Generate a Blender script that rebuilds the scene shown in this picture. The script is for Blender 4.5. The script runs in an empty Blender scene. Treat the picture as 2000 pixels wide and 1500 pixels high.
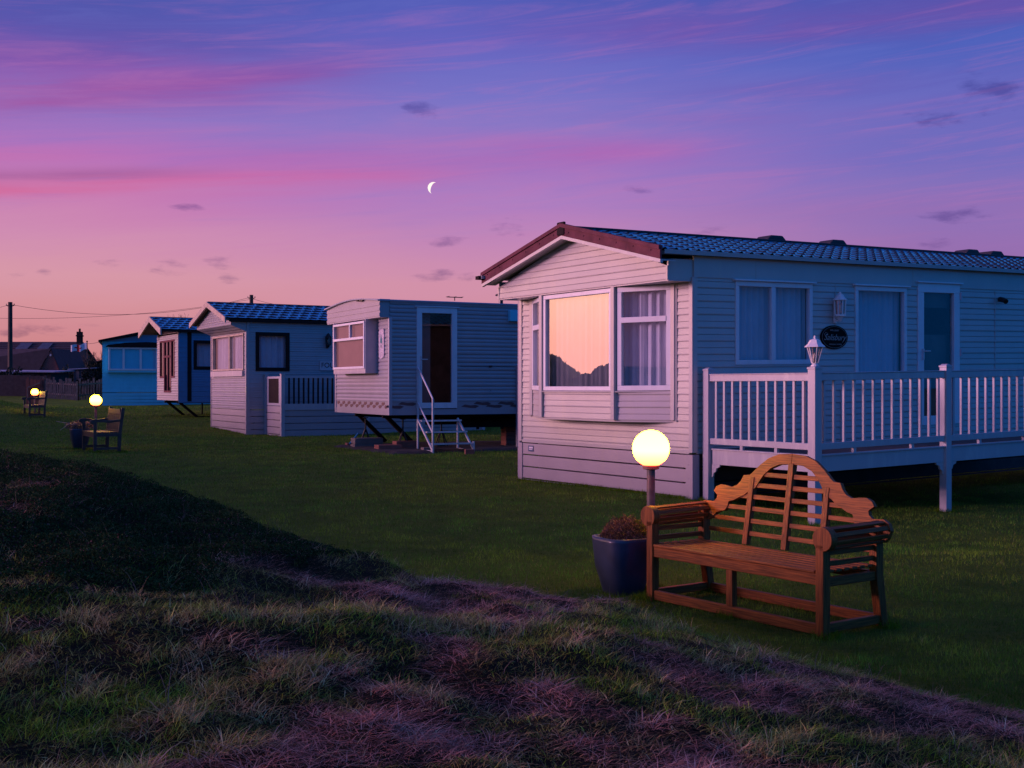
import bpy, math, random
import numpy as np
from mathutils import Vector, Matrix
R = math.radians
random.seed(7); rng = np.random.default_rng(11)
scene = bpy.context.scene
COL = scene.collection
F = 2300.0; HZ = 755.0; CAMZ = 1.6      # lens measured on the 2000 px wide photo

# ------------------------------------------------------------------ materials
def lin(r, g, b):
    def c(v):
        v /= 255.0
        return v/12.92 if v <= .04045 else ((v+.055)/1.055)**2.4
    return (c(r), c(g), c(b), 1.0)

def new_mat(name):
    m = bpy.data.materials.new(name); m.use_nodes = True
    nt = m.node_tree
    return m, nt, nt.nodes['Principled BSDF']

def mat(name, col, rough=.6, metal=0.0, var=.12, vscale=3.0, vstretch=(1,1,1), bump=0.0, bscale=40.0, coat=0.0, spec=.5, dirt=None):
    m, nt, b = new_mat(name)
    N, L = nt.nodes, nt.links
    tc = N.new('ShaderNodeTexCoord'); mp = N.new('ShaderNodeMapping')
    mp.inputs['Scale'].default_value = vstretch
    L.new(tc.outputs['Object'], mp.inputs['Vector'])
    nz = N.new('ShaderNodeTexNoise'); nz.inputs['Scale'].default_value = vscale; nz.inputs['Detail'].default_value = 6
    L.new(mp.outputs['Vector'], nz.inputs['Vector'])
    rp = N.new('ShaderNodeValToRGB')
    lo = [c*(1-var) for c in col[:3]]+[1]; hi = [min(1, c*(1+var)) for c in col[:3]]+[1]
    rp.color_ramp.elements[0].color = lo; rp.color_ramp.elements[0].position = .3
    rp.color_ramp.elements[1].color = hi; rp.color_ramp.elements[1].position = .7
    L.new(nz.outputs['Fac'], rp.inputs['Fac'])
    out = rp.outputs['Color']
    if dirt:
        n2 = N.new('ShaderNodeTexNoise'); n2.inputs['Scale'].default_value = 1.6; n2.inputs['Detail'].default_value = 8; n2.inputs['Roughness'].default_value = .72
        m2 = N.new('ShaderNodeMapping'); m2.inputs['Scale'].default_value = (3.5,3.5,.55) if max(vstretch)==1 else vstretch
        L.new(tc.outputs['Object'], m2.inputs['Vector']); L.new(m2.outputs['Vector'], n2.inputs['Vector'])
        r2 = N.new('ShaderNodeValToRGB'); r2.color_ramp.elements[0].position = .52; r2.color_ramp.elements[1].position = .75
        r2.color_ramp.elements[0].color = (0,0,0,1); r2.color_ramp.elements[1].color = (.85,.85,.85,1)
        L.new(n2.outputs['Fac'], r2.inputs['Fac'])
        mx = N.new('ShaderNodeMix'); mx.data_type = 'RGBA'
        L.new(r2.outputs['Color'], mx.inputs['Factor']); L.new(out, mx.inputs['A']); mx.inputs['B'].default_value = (*dirt[:3], 1)
        out = mx.outputs['Result']
    L.new(out, b.inputs['Base Color'])
    b.inputs['Roughness'].default_value = rough; b.inputs['Metallic'].default_value = metal
    b.inputs['Coat Weight'].default_value = coat; b.inputs['Coat Roughness'].default_value = .12
    b.inputs['Specular IOR Level'].default_value = spec
    if bump:
        nb = N.new('ShaderNodeTexNoise'); nb.inputs['Scale'].default_value = bscale; nb.inputs['Detail'].default_value = 5
        L.new(mp.outputs['Vector'], nb.inputs['Vector'])
        bp = N.new('ShaderNodeBump'); bp.inputs['Strength'].default_value = 1; bp.inputs['Distance'].default_value = bump
        L.new(nb.outputs['Fac'], bp.inputs['Height']); L.new(bp.outputs['Normal'], b.inputs['Normal'])
    return m

def glass_mat(name, tint=(.85,.88,.9), refl=.9, ior=1.75, wob=.0):
    m = bpy.data.materials.new(name); m.use_nodes = True; nt = m.node_tree; N, L = nt.nodes, nt.links
    N.clear(); o = N.new('ShaderNodeOutputMaterial'); mx = N.new('ShaderNodeMixShader')
    g = N.new('ShaderNodeBsdfGlossy'); g.inputs['Roughness'].default_value = 0.004; g.inputs['Color'].default_value = (refl,refl,refl,1)
    t = N.new('ShaderNodeBsdfTransparent'); t.inputs['Color'].default_value = (*tint,1)
    lw = N.new('ShaderNodeLayerWeight'); lw.inputs['Blend'].default_value = .5
    pw = N.new('ShaderNodeMath'); pw.operation = 'POWER'; pw.inputs[1].default_value = 4.0; L.new(lw.outputs['Facing'], pw.inputs[0])
    f0 = ((ior-1)/(ior+1))**2*1.6
    f = N.new('ShaderNodeMath'); f.operation = 'MULTIPLY_ADD'; f.inputs[1].default_value = 1-f0; f.inputs[2].default_value = f0; L.new(pw.outputs[0], f.inputs[0])
    L.new(f.outputs[0], mx.inputs[0]); L.new(t.outputs[0], mx.inputs[1]); L.new(g.outputs[0], mx.inputs[2]); L.new(mx.outputs[0], o.inputs['Surface'])
    if wob:
        tc = N.new('ShaderNodeTexCoord'); nz = N.new('ShaderNodeTexNoise'); nz.inputs['Scale'].default_value = 1.7; nz.inputs['Detail'].default_value = 3
        bp = N.new('ShaderNodeBump'); bp.inputs['Distance'].default_value = wob; bp.inputs['Strength'].default_value = 1
        L.new(tc.outputs['Object'], nz.inputs['Vector']); L.new(nz.outputs['Fac'], bp.inputs['Height']); L.new(bp.outputs['Normal'], g.inputs['Normal'])
    return m

def emit_mat(name, col, s):
    m = bpy.data.materials.new(name); m.use_nodes = True; nt = m.node_tree; N, L = nt.nodes, nt.links
    N.clear(); o = N.new('ShaderNodeOutputMaterial'); e = N.new('ShaderNodeEmission')
    e.inputs['Color'].default_value = (*col,1); e.inputs['Strength'].default_value = s; L.new(e.outputs[0], o.inputs['Surface'])
    return m

def attr_mat(name, rough=.7, trans=.3, spec=.25):
    m = bpy.data.materials.new(name); m.use_nodes = True; nt = m.node_tree; N, L = nt.nodes, nt.links
    b = N['Principled BSDF'] if 'Principled BSDF' in N else N.new('ShaderNodeBsdfPrincipled')
    at = N.new('ShaderNodeAttribute'); at.attribute_name = 'Col'
    L.new(at.outputs['Color'], b.inputs['Base Color']); b.inputs['Roughness'].default_value = rough; b.inputs['Specular IOR Level'].default_value = spec
    if trans:
        tr = N.new('ShaderNodeBsdfTranslucent'); L.new(at.outputs['Color'], tr.inputs['Color'])
        mx = N.new('ShaderNodeMixShader'); mx.inputs[0].default_value = trans
        L.new(b.outputs[0], mx.inputs[1]); L.new(tr.outputs[0], mx.inputs[2]); L.new(mx.outputs[0], N['Material Output'].inputs['Surface'])
    return m

M = {}
M['cream'] = mat('cream_siding', (.45,.43,.42), .32, var=.05, vscale=2, dirt=(.5,.47,.42), bump=.0008, bscale=90, coat=.15)
M['cream2'] = mat('pale_siding', (.42,.40,.40), .32, var=.05, vscale=2, dirt=(.45,.43,.42), coat=.15)
M['grey_siding'] = mat('grey_siding', (.34,.33,.36), .35, var=.06, vscale=2, dirt=(.33,.32,.33), coat=.15)
M['blue_siding'] = mat('pale_blue_siding', (.12,.64,.80), .35, var=.06, vscale=2, dirt=(.11,.55,.70))
M['slate_siding'] = mat('slate_blue_siding', (.10,.24,.40), .35, var=.06, vscale=2)
M['skirt'] = mat('skirting_plastic', (.36,.32,.35), .45, var=.06, vscale=2, dirt=(.38,.34,.33), bump=.0008, bscale=60)
M['white'] = mat('white_pvc', (.43,.41,.45), .3, var=.04, coat=.2, dirt=(.6,.58,.56))
M['frame'] = mat('white_window_frame', (.70,.70,.73), .35, var=.04, dirt=(.6,.6,.6))
M['white_metal'] = mat('white_painted_metal', (.58,.58,.6), .4, var=.08, vscale=9, dirt=(.45,.4,.36))
M['trim_dark'] = mat('dark_brown_trim', (.020,.014,.014), .8, var=.15, spec=.12)
M['barge'] = mat('maroon_bargeboard', (.13,.040,.055), .75, var=.25, vscale=5, spec=.15, dirt=(.07,.025,.04))
M['barge2'] = mat('weathered_barge', (.42,.33,.28), .5, var=.2, vscale=5)
M['tile'] = mat('roof_tile_teal', (.025,.38,.54), .8, var=.35, vscale=6, bump=.003, bscale=120)
M['tile2'] = mat('roof_tile_blue', (.045,.42,.62), .8, var=.35, vscale=4, bump=.002, bscale=90)
M['ridge'] = mat('ridge_cap_tile_shadow', (.02,.02,.025), .6, var=.2)
M['vent'] = mat('roof_vent_plastic', (.03,.025,.03), .55)
M['gutter'] = mat('gutter_plastic', (.40,.40,.41), .35, var=.06)
M['glass'] = glass_mat('window_glass', tint=(.84,.88,.92), ior=1.5)
M['glass_front'] = glass_mat('double_glazing', tint=(.55,.57,.6), ior=2.3, wob=.0018)
M['curtain'] = mat('net_curtain', (.55,.55,.62), .9, var=.06, vscale=4)
M['curtain_red'] = mat('red_curtain', (.35,.06,.07), .9, var=.15)
M['blind'] = mat('slat_blind', (.30,.15,.13), .7, var=.1)
M['inside'] = mat('caravan_interior', (.10,.08,.07), .8, var=.3)
M['wood_x'] = mat('teak_x', (.25,.075,.015), .55, var=.6, vscale=5, vstretch=(1,22,22), spec=.25, bump=.0008, bscale=40, dirt=(.17,.055,.013))
M['wood_y'] = mat('teak_y', (.235,.07,.014), .55, var=.6, vscale=5, vstretch=(22,1,22), spec=.25, bump=.0008, bscale=40, dirt=(.15,.05,.012))
M['wood_z'] = mat('teak_z', (.235,.07,.014), .55, var=.6, vscale=5, vstretch=(22,22,1), spec=.25, bump=.0008, bscale=40, dirt=(.16,.052,.013))
M['wood_dark'] = mat('weathered_hardwood', (.07,.045,.036), .6, var=.4, vscale=8, vstretch=(1,1,1))
M['globe'] = emit_mat('lit_opal_globe', (1.0,.62,.085), 10.5)
def _globe():
    nt=M['globe'].node_tree; N,L=nt.nodes,nt.links; tc=N.new('ShaderNodeTexCoord'); sp=N.new('ShaderNodeSeparateXYZ'); L.new(tc.outputs['Generated'],sp.inputs[0])
    r=N.new('ShaderNodeValToRGB'); L.new(sp.outputs['Z'],r.inputs['Fac']); e=r.color_ramp.elements
    e[0].position=.02; e[0].color=(.20,.023,.006,1); e[1].position=.45; e[1].color=(1.0,.74,.0180,1); q=e.new(.97); q.color=(.95,.65,.0158,1); q=e.new(.14); q.color=(.5,.021,.009,1); q=e.new(.28); q.color=(.8,.30,.0125,1)
    em=[n for n in N if n.type=='EMISSION'][0]; L.new(r.outputs['Color'],em.inputs['Color']); em.inputs['Strength'].default_value=54
_globe()
M['pole_metal'] = mat('brown_lamp_pole', (.12,.10,.09), .5, var=.3, vscale=14, bump=.0006, bscale=90)
M['planter'] = mat('cobalt_glazed_ceramic', (.024,.038,.078), .5, var=.35, vscale=5, bump=.001, bscale=25, coat=.4)
M['soil'] = mat('dark_soil', (.03,.022,.016), .9, bump=.01, bscale=30)
M['chassis'] = mat('black_chassis_steel', (.012,.010,.010), .8, var=.3, spec=.15)
M['block'] = mat('concrete_block', (.22,.18,.16), .85, var=.2, bump=.004, bscale=30)
M['brick_block'] = mat('brick_pier', (.28,.10,.07), .85, var=.25, bump=.004, bscale=30)
M['dirt'] = mat('bare_earth', (.035,.028,.024), .95, bump=.02, bscale=9, var=.4, vscale=6)
M['black_iron'] = mat('black_iron', (.008,.008,.01), .4)
M['lantern_glass'] = glass_mat('lantern_glass', tint=(.8,.75,.72), ior=1.5)
M['lantern_white'] = mat('white_lantern_metal', (.78,.74,.73), .4, var=.08)
M['bulb'] = mat('unlit_bulb', (.7,.68,.66), .3)
M['sign_black'] = mat('black_sign_enamel', (.004,.004,.005), .7, spec=.1)
M['sign_letter'] = mat('sign_lettering', (.30,.27,.26), .5)
M['sign_plate'] = mat('grey_name_plate', (.50,.48,.52), .5)
M['plaque'] = mat('carved_plaque', (.50,.45,.52), .7, var=.35, vscale=22, bump=.006, bscale=28)
M['plaque_green'] = mat('plaque_green', (.06,.22,.24), .6, var=.3)
M['motif'] = mat('leaf_band_print', (.13,.06,.065), .5)
M['brick'] = mat('red_brick', (.34,.09,.07), .85, var=.3, vscale=14, bump=.01, bscale=30)
M['roof_far'] = mat('pantile_brown', (.045,.03,.035), .8, var=.3, vscale=3)
M['shed'] = mat('shed_board', (.07,.09,.12), .8, var=.3)
M['metal_roof'] = mat('pale_metal_roof', (.28,.31,.38), .4, var=.2)
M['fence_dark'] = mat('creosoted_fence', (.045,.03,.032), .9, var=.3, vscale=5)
M['fence_red'] = mat('red_brown_fence', (.10,.035,.03), .8, var=.3, vscale=5)
M['paling'] = mat('weathered_paling', (.10,.085,.085), .85, var=.35, vscale=6)
M['pole_wood'] = mat('utility_pole_wood', (.05,.035,.03), .8, var=.3)
M['wire'] = mat('cable_black', (.012,.012,.014), .6)
M['flag_white'] = mat('flag_white', (.72,.68,.72), .8)
M['flag_red'] = mat('flag_red', (.55,.02,.02), .8)
M['bark'] = mat('bark', (.06,.045,.04), .9, var=.3)
M['blue_prop'] = mat('blue_prop_paint', (.03,.25,.42), .4)
M['leafcol'] = attr_mat('leaf_colours', .8, .1, .05)
M['bladecol'] = attr_mat('grass_blades', .9, .25, .03)
M['sticker'] = mat('blue_sticker', (.05,.09,.2), .4)

# ------------------------------------------------------------------ object helpers
def tag(o, label=None, cat=None, group=None, kind=None):
    if label: o['label'] = label
    if cat: o['category'] = cat
    if group: o['group'] = group
    if kind: o['kind'] = kind
    return o

def thing(name, label, cat, loc=(0,0,0), rotz=0.0, group=None):
    o = bpy.data.objects.new(name, None); COL.objects.link(o)
    o.empty_display_size = .2; o.location = loc; o.rotation_euler = (0,0,rotz)
    return tag(o, label, cat, group)

def copy_tree(o, parent=None):
    c = o.copy(); COL.objects.link(c)
    if parent is not None: c.parent = parent
    for ch in o.children: copy_tree(ch, c)
    return c

def relabel(o, label, loc=None, rotz=None):
    o['label'] = label
    if loc is not None: o.location = loc
    if rotz is not None: o.rotation_euler[2] = rotz
    return o

class MB:
    rise = 0.0
    def __init__(s): s.v = []; s.f = []; s.mi = []; s.cur = 0
    def add(s, vs, fs):
        n = len(s.v); s.v += [tuple(v) for v in vs]; s.f += [tuple(i+n for i in f) for f in fs]; s.mi += [s.cur]*len(fs); return s
    def box(s, x0,x1,y0,y1,z0,z1):
        if x0>x1: x0,x1=x1,x0
        if y0>y1: y0,y1=y1,y0
        if z0>z1: z0,z1=z1,z0
        return s.add([(x0,y0,z0),(x1,y0,z0),(x1,y1,z0),(x0,y1,z0),(x0,y0,z1),(x1,y0,z1),(x1,y1,z1),(x0,y1,z1)],
            [(0,3,2,1),(4,5,6,7),(0,1,5,4),(1,2,6,5),(2,3,7,6),(3,0,4,7)])
    def cbox(s, c, sx,sy,sz): return s.box(c[0]-sx/2,c[0]+sx/2,c[1]-sy/2,c[1]+sy/2,c[2]-sz/2,c[2]+sz/2)
    def bar(s, p, q, w, h, up=(0,0,1)):
        p=Vector(p); q=Vector(q); d=(q-p).normalized(); u=Vector(up)
        if abs(d.dot(u))>.97: u=Vector((1,0,0))
        a=d.cross(u).normalized()*(w/2); b=a.cross(d).normalized()*(h/2)
        vs=[p-a-b,p+a-b,p+a+b,p-a+b,q-a-b,q+a-b,q+a+b,q-a+b]
        return s.add(vs,[(0,1,2,3),(7,6,5,4),(0,4,5,1),(1,5,6,2),(2,6,7,3),(3,7,4,0)])
    def tube(s, pts, r, n=8, cap=True):
        pts=[Vector(p) for p in pts]; rs = r if isinstance(r,(list,tuple)) else [r]*len(pts)
        rings=[]; up=Vector((0,0,1)); a=None
        for i,p in enumerate(pts):
            d=(pts[min(i+1,len(pts)-1)]-pts[max(i-1,0)]).normalized()
            if a is None:
                u=up if abs(d.dot(up))<.95 else Vector((1,0,0)); a=d.cross(u).normalized()
            else:
                a=(a-d*a.dot(d)).normalized()
            b=d.cross(a)
            rings.append([p+(a*math.cos(2*math.pi*k/n)+b*math.sin(2*math.pi*k/n))*rs[i] for k in range(n)])
        vs=[v for rg in rings for v in rg]; fs=[]
        for i in range(len(pts)-1):
            for k in range(n):
                fs.append((i*n+k,(i+1)*n+k,(i+1)*n+(k+1)%n,i*n+(k+1)%n))
        if cap: fs.append(tuple(range(n))); fs.append(tuple(range((len(pts)-1)*n, len(pts)*n))[::-1])
        return s.add(vs,fs)
    def lathe(s, c, prof, n=24):
        vs=[];fs=[]
        for (r,z) in prof:
            for k in range(n):
                t=2*math.pi*k/n; vs.append((c[0]+r*math.cos(t),c[1]+r*math.sin(t),c[2]+z))
        for i in range(len(prof)-1):
            for k in range(n): fs.append((i*n+k,i*n+(k+1)%n,(i+1)*n+(k+1)%n,(i+1)*n+k))
        fs.append(tuple(range(n))[::-1]); fs.append(tuple(range((len(prof)-1)*n,len(prof)*n)))
        return s.add(vs,fs)
    def prism(s, poly, origin, ex, ey, ez, th):
        # poly of 2D points in the plane (ex,ey), extruded by th along ez (centred)
        o=Vector(origin); ex=Vector(ex); ey=Vector(ey); ez=Vector(ez)
        a=[o+ex*p[0]+ey*p[1]-ez*th/2 for p in poly]; b=[o+ex*p[0]+ey*p[1]+ez*th/2 for p in poly]; n=len(poly)
        fs=[tuple(range(n))[::-1], tuple(range(n,2*n))]+[(i,(i+1)%n,n+(i+1)%n,n+i) for i in range(n)]
        return s.add(a+b,fs)
    def ribbon(s, up, lo, origin, ex, ey, ez, th):
        # a board between an upper and a lower outline with the same number of points
        o=Vector(origin); ex=Vector(ex); ey=Vector(ey); ez=Vector(ez); n=len(up)
        P=lambda p,k:o+ex*p[0]+ey*p[1]+ez*th*k
        vs=[P(p,-.5) for p in up]+[P(p,-.5) for p in lo]+[P(p,.5) for p in up]+[P(p,.5) for p in lo]
        fs=[]
        for i in range(n-1):
            fs+=[(i,i+1,n+i+1,n+i),(2*n+i+1,2*n+i,3*n+i,3*n+i+1),(i+1,i,2*n+i,2*n+i+1),(n+i,n+i+1,3*n+i+1,3*n+i)]
        fs+=[(0,n,3*n,2*n),(n-1,2*n-1+0,4*n-1,3*n-1)]
        return s.add(vs,fs)
    def build(s, name, mats, parent=None, smooth=False, bevel=0.0, loc=(0,0,0)):
        me=bpy.data.meshes.new(name)
        v=s.v
        if MB.rise: v=[(x,y,z+MB.rise*x) for x,y,z in v]
        me.from_pydata(v,[],s.f)
        if not isinstance(mats,(list,tuple)): mats=[mats]
        for m in mats: me.materials.append(M[m] if isinstance(m,str) else m)
        if len(mats)>1: me.polygons.foreach_set('material_index', s.mi)
        me.update()
        import bmesh
        bm=bmesh.new(); bm.from_mesh(me); bmesh.ops.recalc_face_normals(bm, faces=bm.faces[:]) if len(bm.faces)<60000 else None
        bm.to_mesh(me); bm.free()
        if smooth: me.polygons.foreach_set('use_smooth',[True]*len(me.polygons))
        o=bpy.data.objects.new(name,me); COL.objects.link(o); o.location=loc
        if parent is not None: o.parent=parent
        if bevel:
            bv=o.modifiers.new('edge','BEVEL'); bv.width=bevel; bv.segments=2; bv.limit_method='ANGLE'; bv.angle_limit=R(40)
        return o

# ------------------------------------------------------------------ terrain
def sstep(a,b,x):
    t=np.clip((x-a)/(b-a),0,1); return t*t*(3-2*t)
def vnoise(x,y,seed=0):
    xi=np.floor(x).astype(np.int64); yi=np.floor(y).astype(np.int64); fx=x-xi; fy=y-yi
    def h(a,b):
        n=(a*374761393+b*668265263+seed*974634777)&0xffffffff
        n=((n^(n>>13))*1274126177)&0xffffffff
        return ((n^(n>>16))&0xffff)/65535.0
    u=fx*fx*(3-2*fx); v=fy*fy*(3-2*fy)
    return (h(xi,yi)*(1-u)+h(xi+1,yi)*u)*(1-v)+(h(xi,yi+1)*(1-u)+h(xi+1,yi+1)*u)*v
def fbm(x,y,seed=0,o=4):
    s=0;a=.5;t=0
    for k in range(o): s=s+a*vnoise(x*2**k+k*17.3,y*2**k-k*9.1,seed+k); t+=a; a*=.5
    return s/t
def lawn_z(x,y):
    x=np.asarray(x,float); y=np.asarray(y,float)
    z=np.interp(y,[39,44,48,54,60,68,95],[0,.15,.28,.45,.6,1.1,1.1])
    right=sstep(-26,-12,x-(-.0)*y)  # the rise fades to the right, behind the caravans
    z=z*(1-.55*sstep(-6,10,x))
    z=z-.14*sstep(2.4,3.8,x)*sstep(10.5,13.5,y)*(1-sstep(22,28,y))
    z=z+1.25*np.exp(-(((x+25.5)/3.6)**2+((y-50)/5)**2))
    d=x-(-.435*y-7)                     # dune ridge to the left, seen only in the bay window
    h=np.interp(y,[-20,0,10,20,24.5,25.3,26.0,26.5,27.2,28,35,44,52],[1.45,1.95,2.15,2.32,2.34,2.12,1.92,2.2,2.72,2.9,2.65,2.0,.0])
    z=z+h*np.where(d>0,np.exp(-(d/1.9)**2),np.exp(-(d/5.0)**2))
    z=z+(fbm(x*.35,y*.35,5,3)-.5)*.06*sstep(9,13,y)+(fbm(x*1.6,y*1.6,9,3)-.5)*.025
    return z
SX=[-2500,-400,0,60,150,250,350,420,520,600,700,760,820,900,1000,1100,1200,1300,1400,1500,1600,1700,1800,1900,2000,2400,4500]
SY=[880,868,903,903,915,944,978,995,1040,1076,1101,1112,1140,1150,1160,1174,1192,1224,1254,1280,1303,1330,1358,1380,1403,1465,1520]
def mound_z(x,y):
    x=np.asarray(x,float); y=np.asarray(y,float)
    th=np.arctan2(x,y); thc=np.clip(th,-1.15,1.0); px=1000+F*np.tan(thc)
    r=np.hypot(x,y); c=np.cos(thc); yy=r*c                    # depth along the view
    s=(np.interp(px,SX,SY)-HZ)/F
    D=np.interp(px,[-2500,0,700,1000,1400,2000,3500],[8,7.0,5.6,5.2,4.8,4.3,3.8])
    H=CAMZ-s*D
    z0=np.interp(px,[-2000,0,1000,2000],[.84,.80,.72,.55]); r0=2.2
    t=np.clip((yy-r0)/(D-r0),0,1); dd=D-r0
    h=(2*t**3-3*t**2+1)*z0+(t**3-2*t**2+t)*0+(-2*t**3+3*t**2)*H+(t**3-t**2)*dd*(-s)
    e=np.maximum(yy-D,0)
    h=h-s*e-.16*e*e
    n=(fbm(x*1.9+3,y*1.9,21,3)-.5)*.13+(fbm(x*6,y*6,31,2)-.5)*.05
    h=h+n*np.clip((H-.1)*2,0.1,1)
    return h
def ground_z(x,y):
    return np.maximum(lawn_z(x,y),mound_z(x,y))
def gz(x,y): return float(lawn_z(np.array([x]),np.array([y]))[0])

def np_mesh(name, verts, faces_flat, loops_per, mat_, col=None, smooth=False, parent=None):
    me=bpy.data.meshes.new(name); nf=len(loops_per)
    me.vertices.add(len(verts)); me.vertices.foreach_set('co', np.asarray(verts,np.float32).ravel())
    me.loops.add(len(faces_flat)); me.loops.foreach_set('vertex_index', np.asarray(faces_flat,np.int32))
    me.polygons.add(nf); ls=np.concatenate([[0],np.cumsum(loops_per)[:-1]]).astype(np.int32)
    me.polygons.foreach_set('loop_start', ls)
    try: me.polygons.foreach_set('loop_total', np.asarray(loops_per,np.int32))
    except Exception: pass
    me.update(calc_edges=True)
    if col is not None:
        a=me.color_attributes.new('Col','FLOAT_COLOR','POINT')
        c4=np.ones((len(verts),4),np.float32); c4[:,:3]=col; a.data.foreach_set('color',c4.ravel())
    me.materials.append(mat_)
    if smooth: me.polygons.foreach_set('use_smooth',np.ones(nf,bool))
    o=bpy.data.objects.new(name,me); COL.objects.link(o)
    if parent is not None: o.parent=parent
    return o

def meshify(o):
    dg=bpy.context.evaluated_depsgraph_get(); me=bpy.data.meshes.new_from_object(o.evaluated_get(dg)); me.name='lettering'
    q=bpy.data.objects.new('lettering',me); COL.objects.link(q); q.parent=o.parent; q.location=o.location; q.rotation_euler=o.rotation_euler; q.scale=o.scale
    bpy.data.objects.remove(o); return q

def grid_mesh(name, X, Y, Z, mat_):
    ny,nx=X.shape; v=np.stack([X,Y,Z],-1).reshape(-1,3)
    i=np.arange(ny*nx).reshape(ny,nx); q=np.stack([i[:-1,:-1],i[:-1,1:],i[1:,1:],i[1:,:-1]],-1).reshape(-1,4)
    return np_mesh(name,v,q.ravel(),np.full(len(q),4),mat_,smooth=True)

def ground_mat(name, c1, c2, c3, s1, s2, bump):
    m,nt,b=new_mat(name); N,L=nt.nodes,nt.links
    tc=N.new('ShaderNodeTexCoord')
    n1=N.new('ShaderNodeTexNoise'); n1.inputs['Scale'].default_value=s1; n1.inputs['Detail'].default_value=6
    n2=N.new('ShaderNodeTexNoise'); n2.inputs['Scale'].default_value=s2; n2.inputs['Detail'].default_value=8; n2.inputs['Roughness'].default_value=.75
    for n in (n1,n2): L.new(tc.outputs['Object'],n.inputs['Vector'])
    r1=N.new('ShaderNodeValToRGB'); r1.color_ramp.elements[0].color=(*c1,1); r1.color_ramp.elements[1].color=(*c2,1)
    r1.color_ramp.elements[0].position=.35; r1.color_ramp.elements[1].position=.65
    L.new(n1.outputs['Fac'],r1.inputs['Fac'])
    r2=N.new('ShaderNodeValToRGB'); r2.color_ramp.elements[0].position=.45; r2.color_ramp.elements[1].position=.75
    r2.color_ramp.elements[0].color=(0,0,0,1)
    L.new(n2.outputs['Fac'],r2.inputs['Fac'])
    mx=N.new('ShaderNodeMix'); mx.data_type='RGBA'; L.new(r2.outputs['Color'],mx.inputs['Factor']); L.new(r1.outputs['Color'],mx.inputs['A']); mx.inputs['B'].default_value=(*c3,1)
    L.new(mx.outputs['Result'],b.inputs['Base Color']); b.inputs['Roughness'].default_value=.95; b.inputs['Specular IOR Level'].default_value=.1
    bp=N.new('ShaderNodeBump'); bp.inputs['Distance'].default_value=bump; L.new(n2.outputs['Fac'],bp.inputs['Height']); L.new(bp.outputs['Normal'],b.inputs['Normal'])
    return m
# ------------------------------------------------------------------ ground, mound, grass
M['lawn']=ground_mat('lawn_ground',(.065,.125,.015),(.110,.170,.020),(.18,.20,.03),.9,14,.08)
M['bank']=ground_mat('bank_ground',(.022,.018,.010),(.035,.034,.014),(.06,.045,.03),3,25,.04)
def axis(fine0,fine1,step,lo,hi,g=1.18):
    a=list(np.arange(fine0,fine1,step)); s=step; x=fine0; left=[]
    while x>lo: s*=g; x-=s; left.append(x)
    s=step; x=a[-1]; right=[]
    while x<hi: s*=g; x+=s; right.append(x)
    return np.array(left[::-1]+a+right)
XA=axis(-23,10,.13,-900,900); YA=axis(4,40,.12,-80,1800)
X,Y=np.meshgrid(XA,YA)
o=grid_mesh('lawn',X,Y,lawn_z(X,Y),M['lawn']); tag(o,kind='structure')
th=np.linspace(-1.5,1.4,340); rr=np.linspace(.25,12,240)
TH,RR=np.meshgrid(th,rr); X=RR*np.sin(TH); Y=RR*np.cos(TH); Z=mound_z(X,Y)
Z=np.maximum(Z,lawn_z(X,Y)-.25)
o=grid_mesh('grassy_bank',X,Y,Z,M['bank']); tag(o,kind='structure')

def blades(name, P, h, w, lean, az, col, levels=3, curl=1.0):
    """each blade a bent tapering strip"""
    n=len(P); L=levels; vs=np.zeros((n,2*L-1,3),np.float32)
    side=np.stack([np.cos(az+np.pi/2),np.sin(az+np.pi/2),np.zeros(n)],-1); fw=np.stack([np.cos(az),np.sin(az),np.zeros(n)],-1)
    fa=rng.uniform(0,np.pi,n); side=np.stack([np.cos(fa),np.sin(fa),np.zeros(n)],-1)
    for k in range(L):
        t=k/(L-1); out=lean*h*(t**(1+curl)); up=h*(t-.42*np.minimum(lean,1.6)*t*t*.9)
        c=P+fw*out[:,None]; c=c+np.stack([0*up,0*up,up],-1)
        ww=(w*(1-t*.75))[:,None]*.5
        if k<L-1: vs[:,2*k]=c-side*ww; vs[:,2*k+1]=c+side*ww
        else: vs[:,2*k]=c
    nv=2*L-1; base=(np.arange(n)*nv)[:,None]
    fl=[];lp=[]
    quads=[np.array([2*k,2*k+1,2*k+3,2*k+2]) for k in range(L-2)]; tri=np.array([2*L-4,2*L-3,2*L-2])
    pat=np.concatenate(quads+[tri]); flat=(base+pat[None,:]).ravel()
    lp=np.tile(np.array([4]*(L-2)+[3]),n)
    return np_mesh(name,vs.reshape(-1,3),flat,lp,M['bladecol'],col=np.repeat(col,nv,axis=0))

def fan(n,r0,r1,half,power=1.0):
    r=r0+(r1-r0)*rng.random(n)**power; a=rng.uniform(-half,half,n); d=r
    x1,y1=d*np.tan(a), d
    m=int(n*.42); r=r0*.6+(r1*.8-r0*.6)*rng.random(m)**power; a=rng.uniform(half,.95,m)*np.where(rng.random(m)<.6,-1,1)   # sparser cover to either side
    return np.concatenate([x1,r*np.tan(a)]), np.concatenate([y1,r])

# --- the bank: rough grass, dead tussocks, dark creeping shrub
n=420000
x,y=fan(n,1.9,8.6,.50,1.15)
n=len(x); mz=mound_z(x,y); lz=lawn_z(x,y); keep=mz>lz-.03; x=x[keep];y=y[keep]; z=mz[keep]-.01; n=len(x)
px=1000+F*x/y; 
n1=fbm(x*1.3+7,y*1.3+2,41,3); n2=fbm(x*4.3,y*4.3,51,3); n3=fbm(x*.8+11,y*.8,61,2); n4=fbm(x*9,y*9,71,2); nf=rng.random(n)
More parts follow.
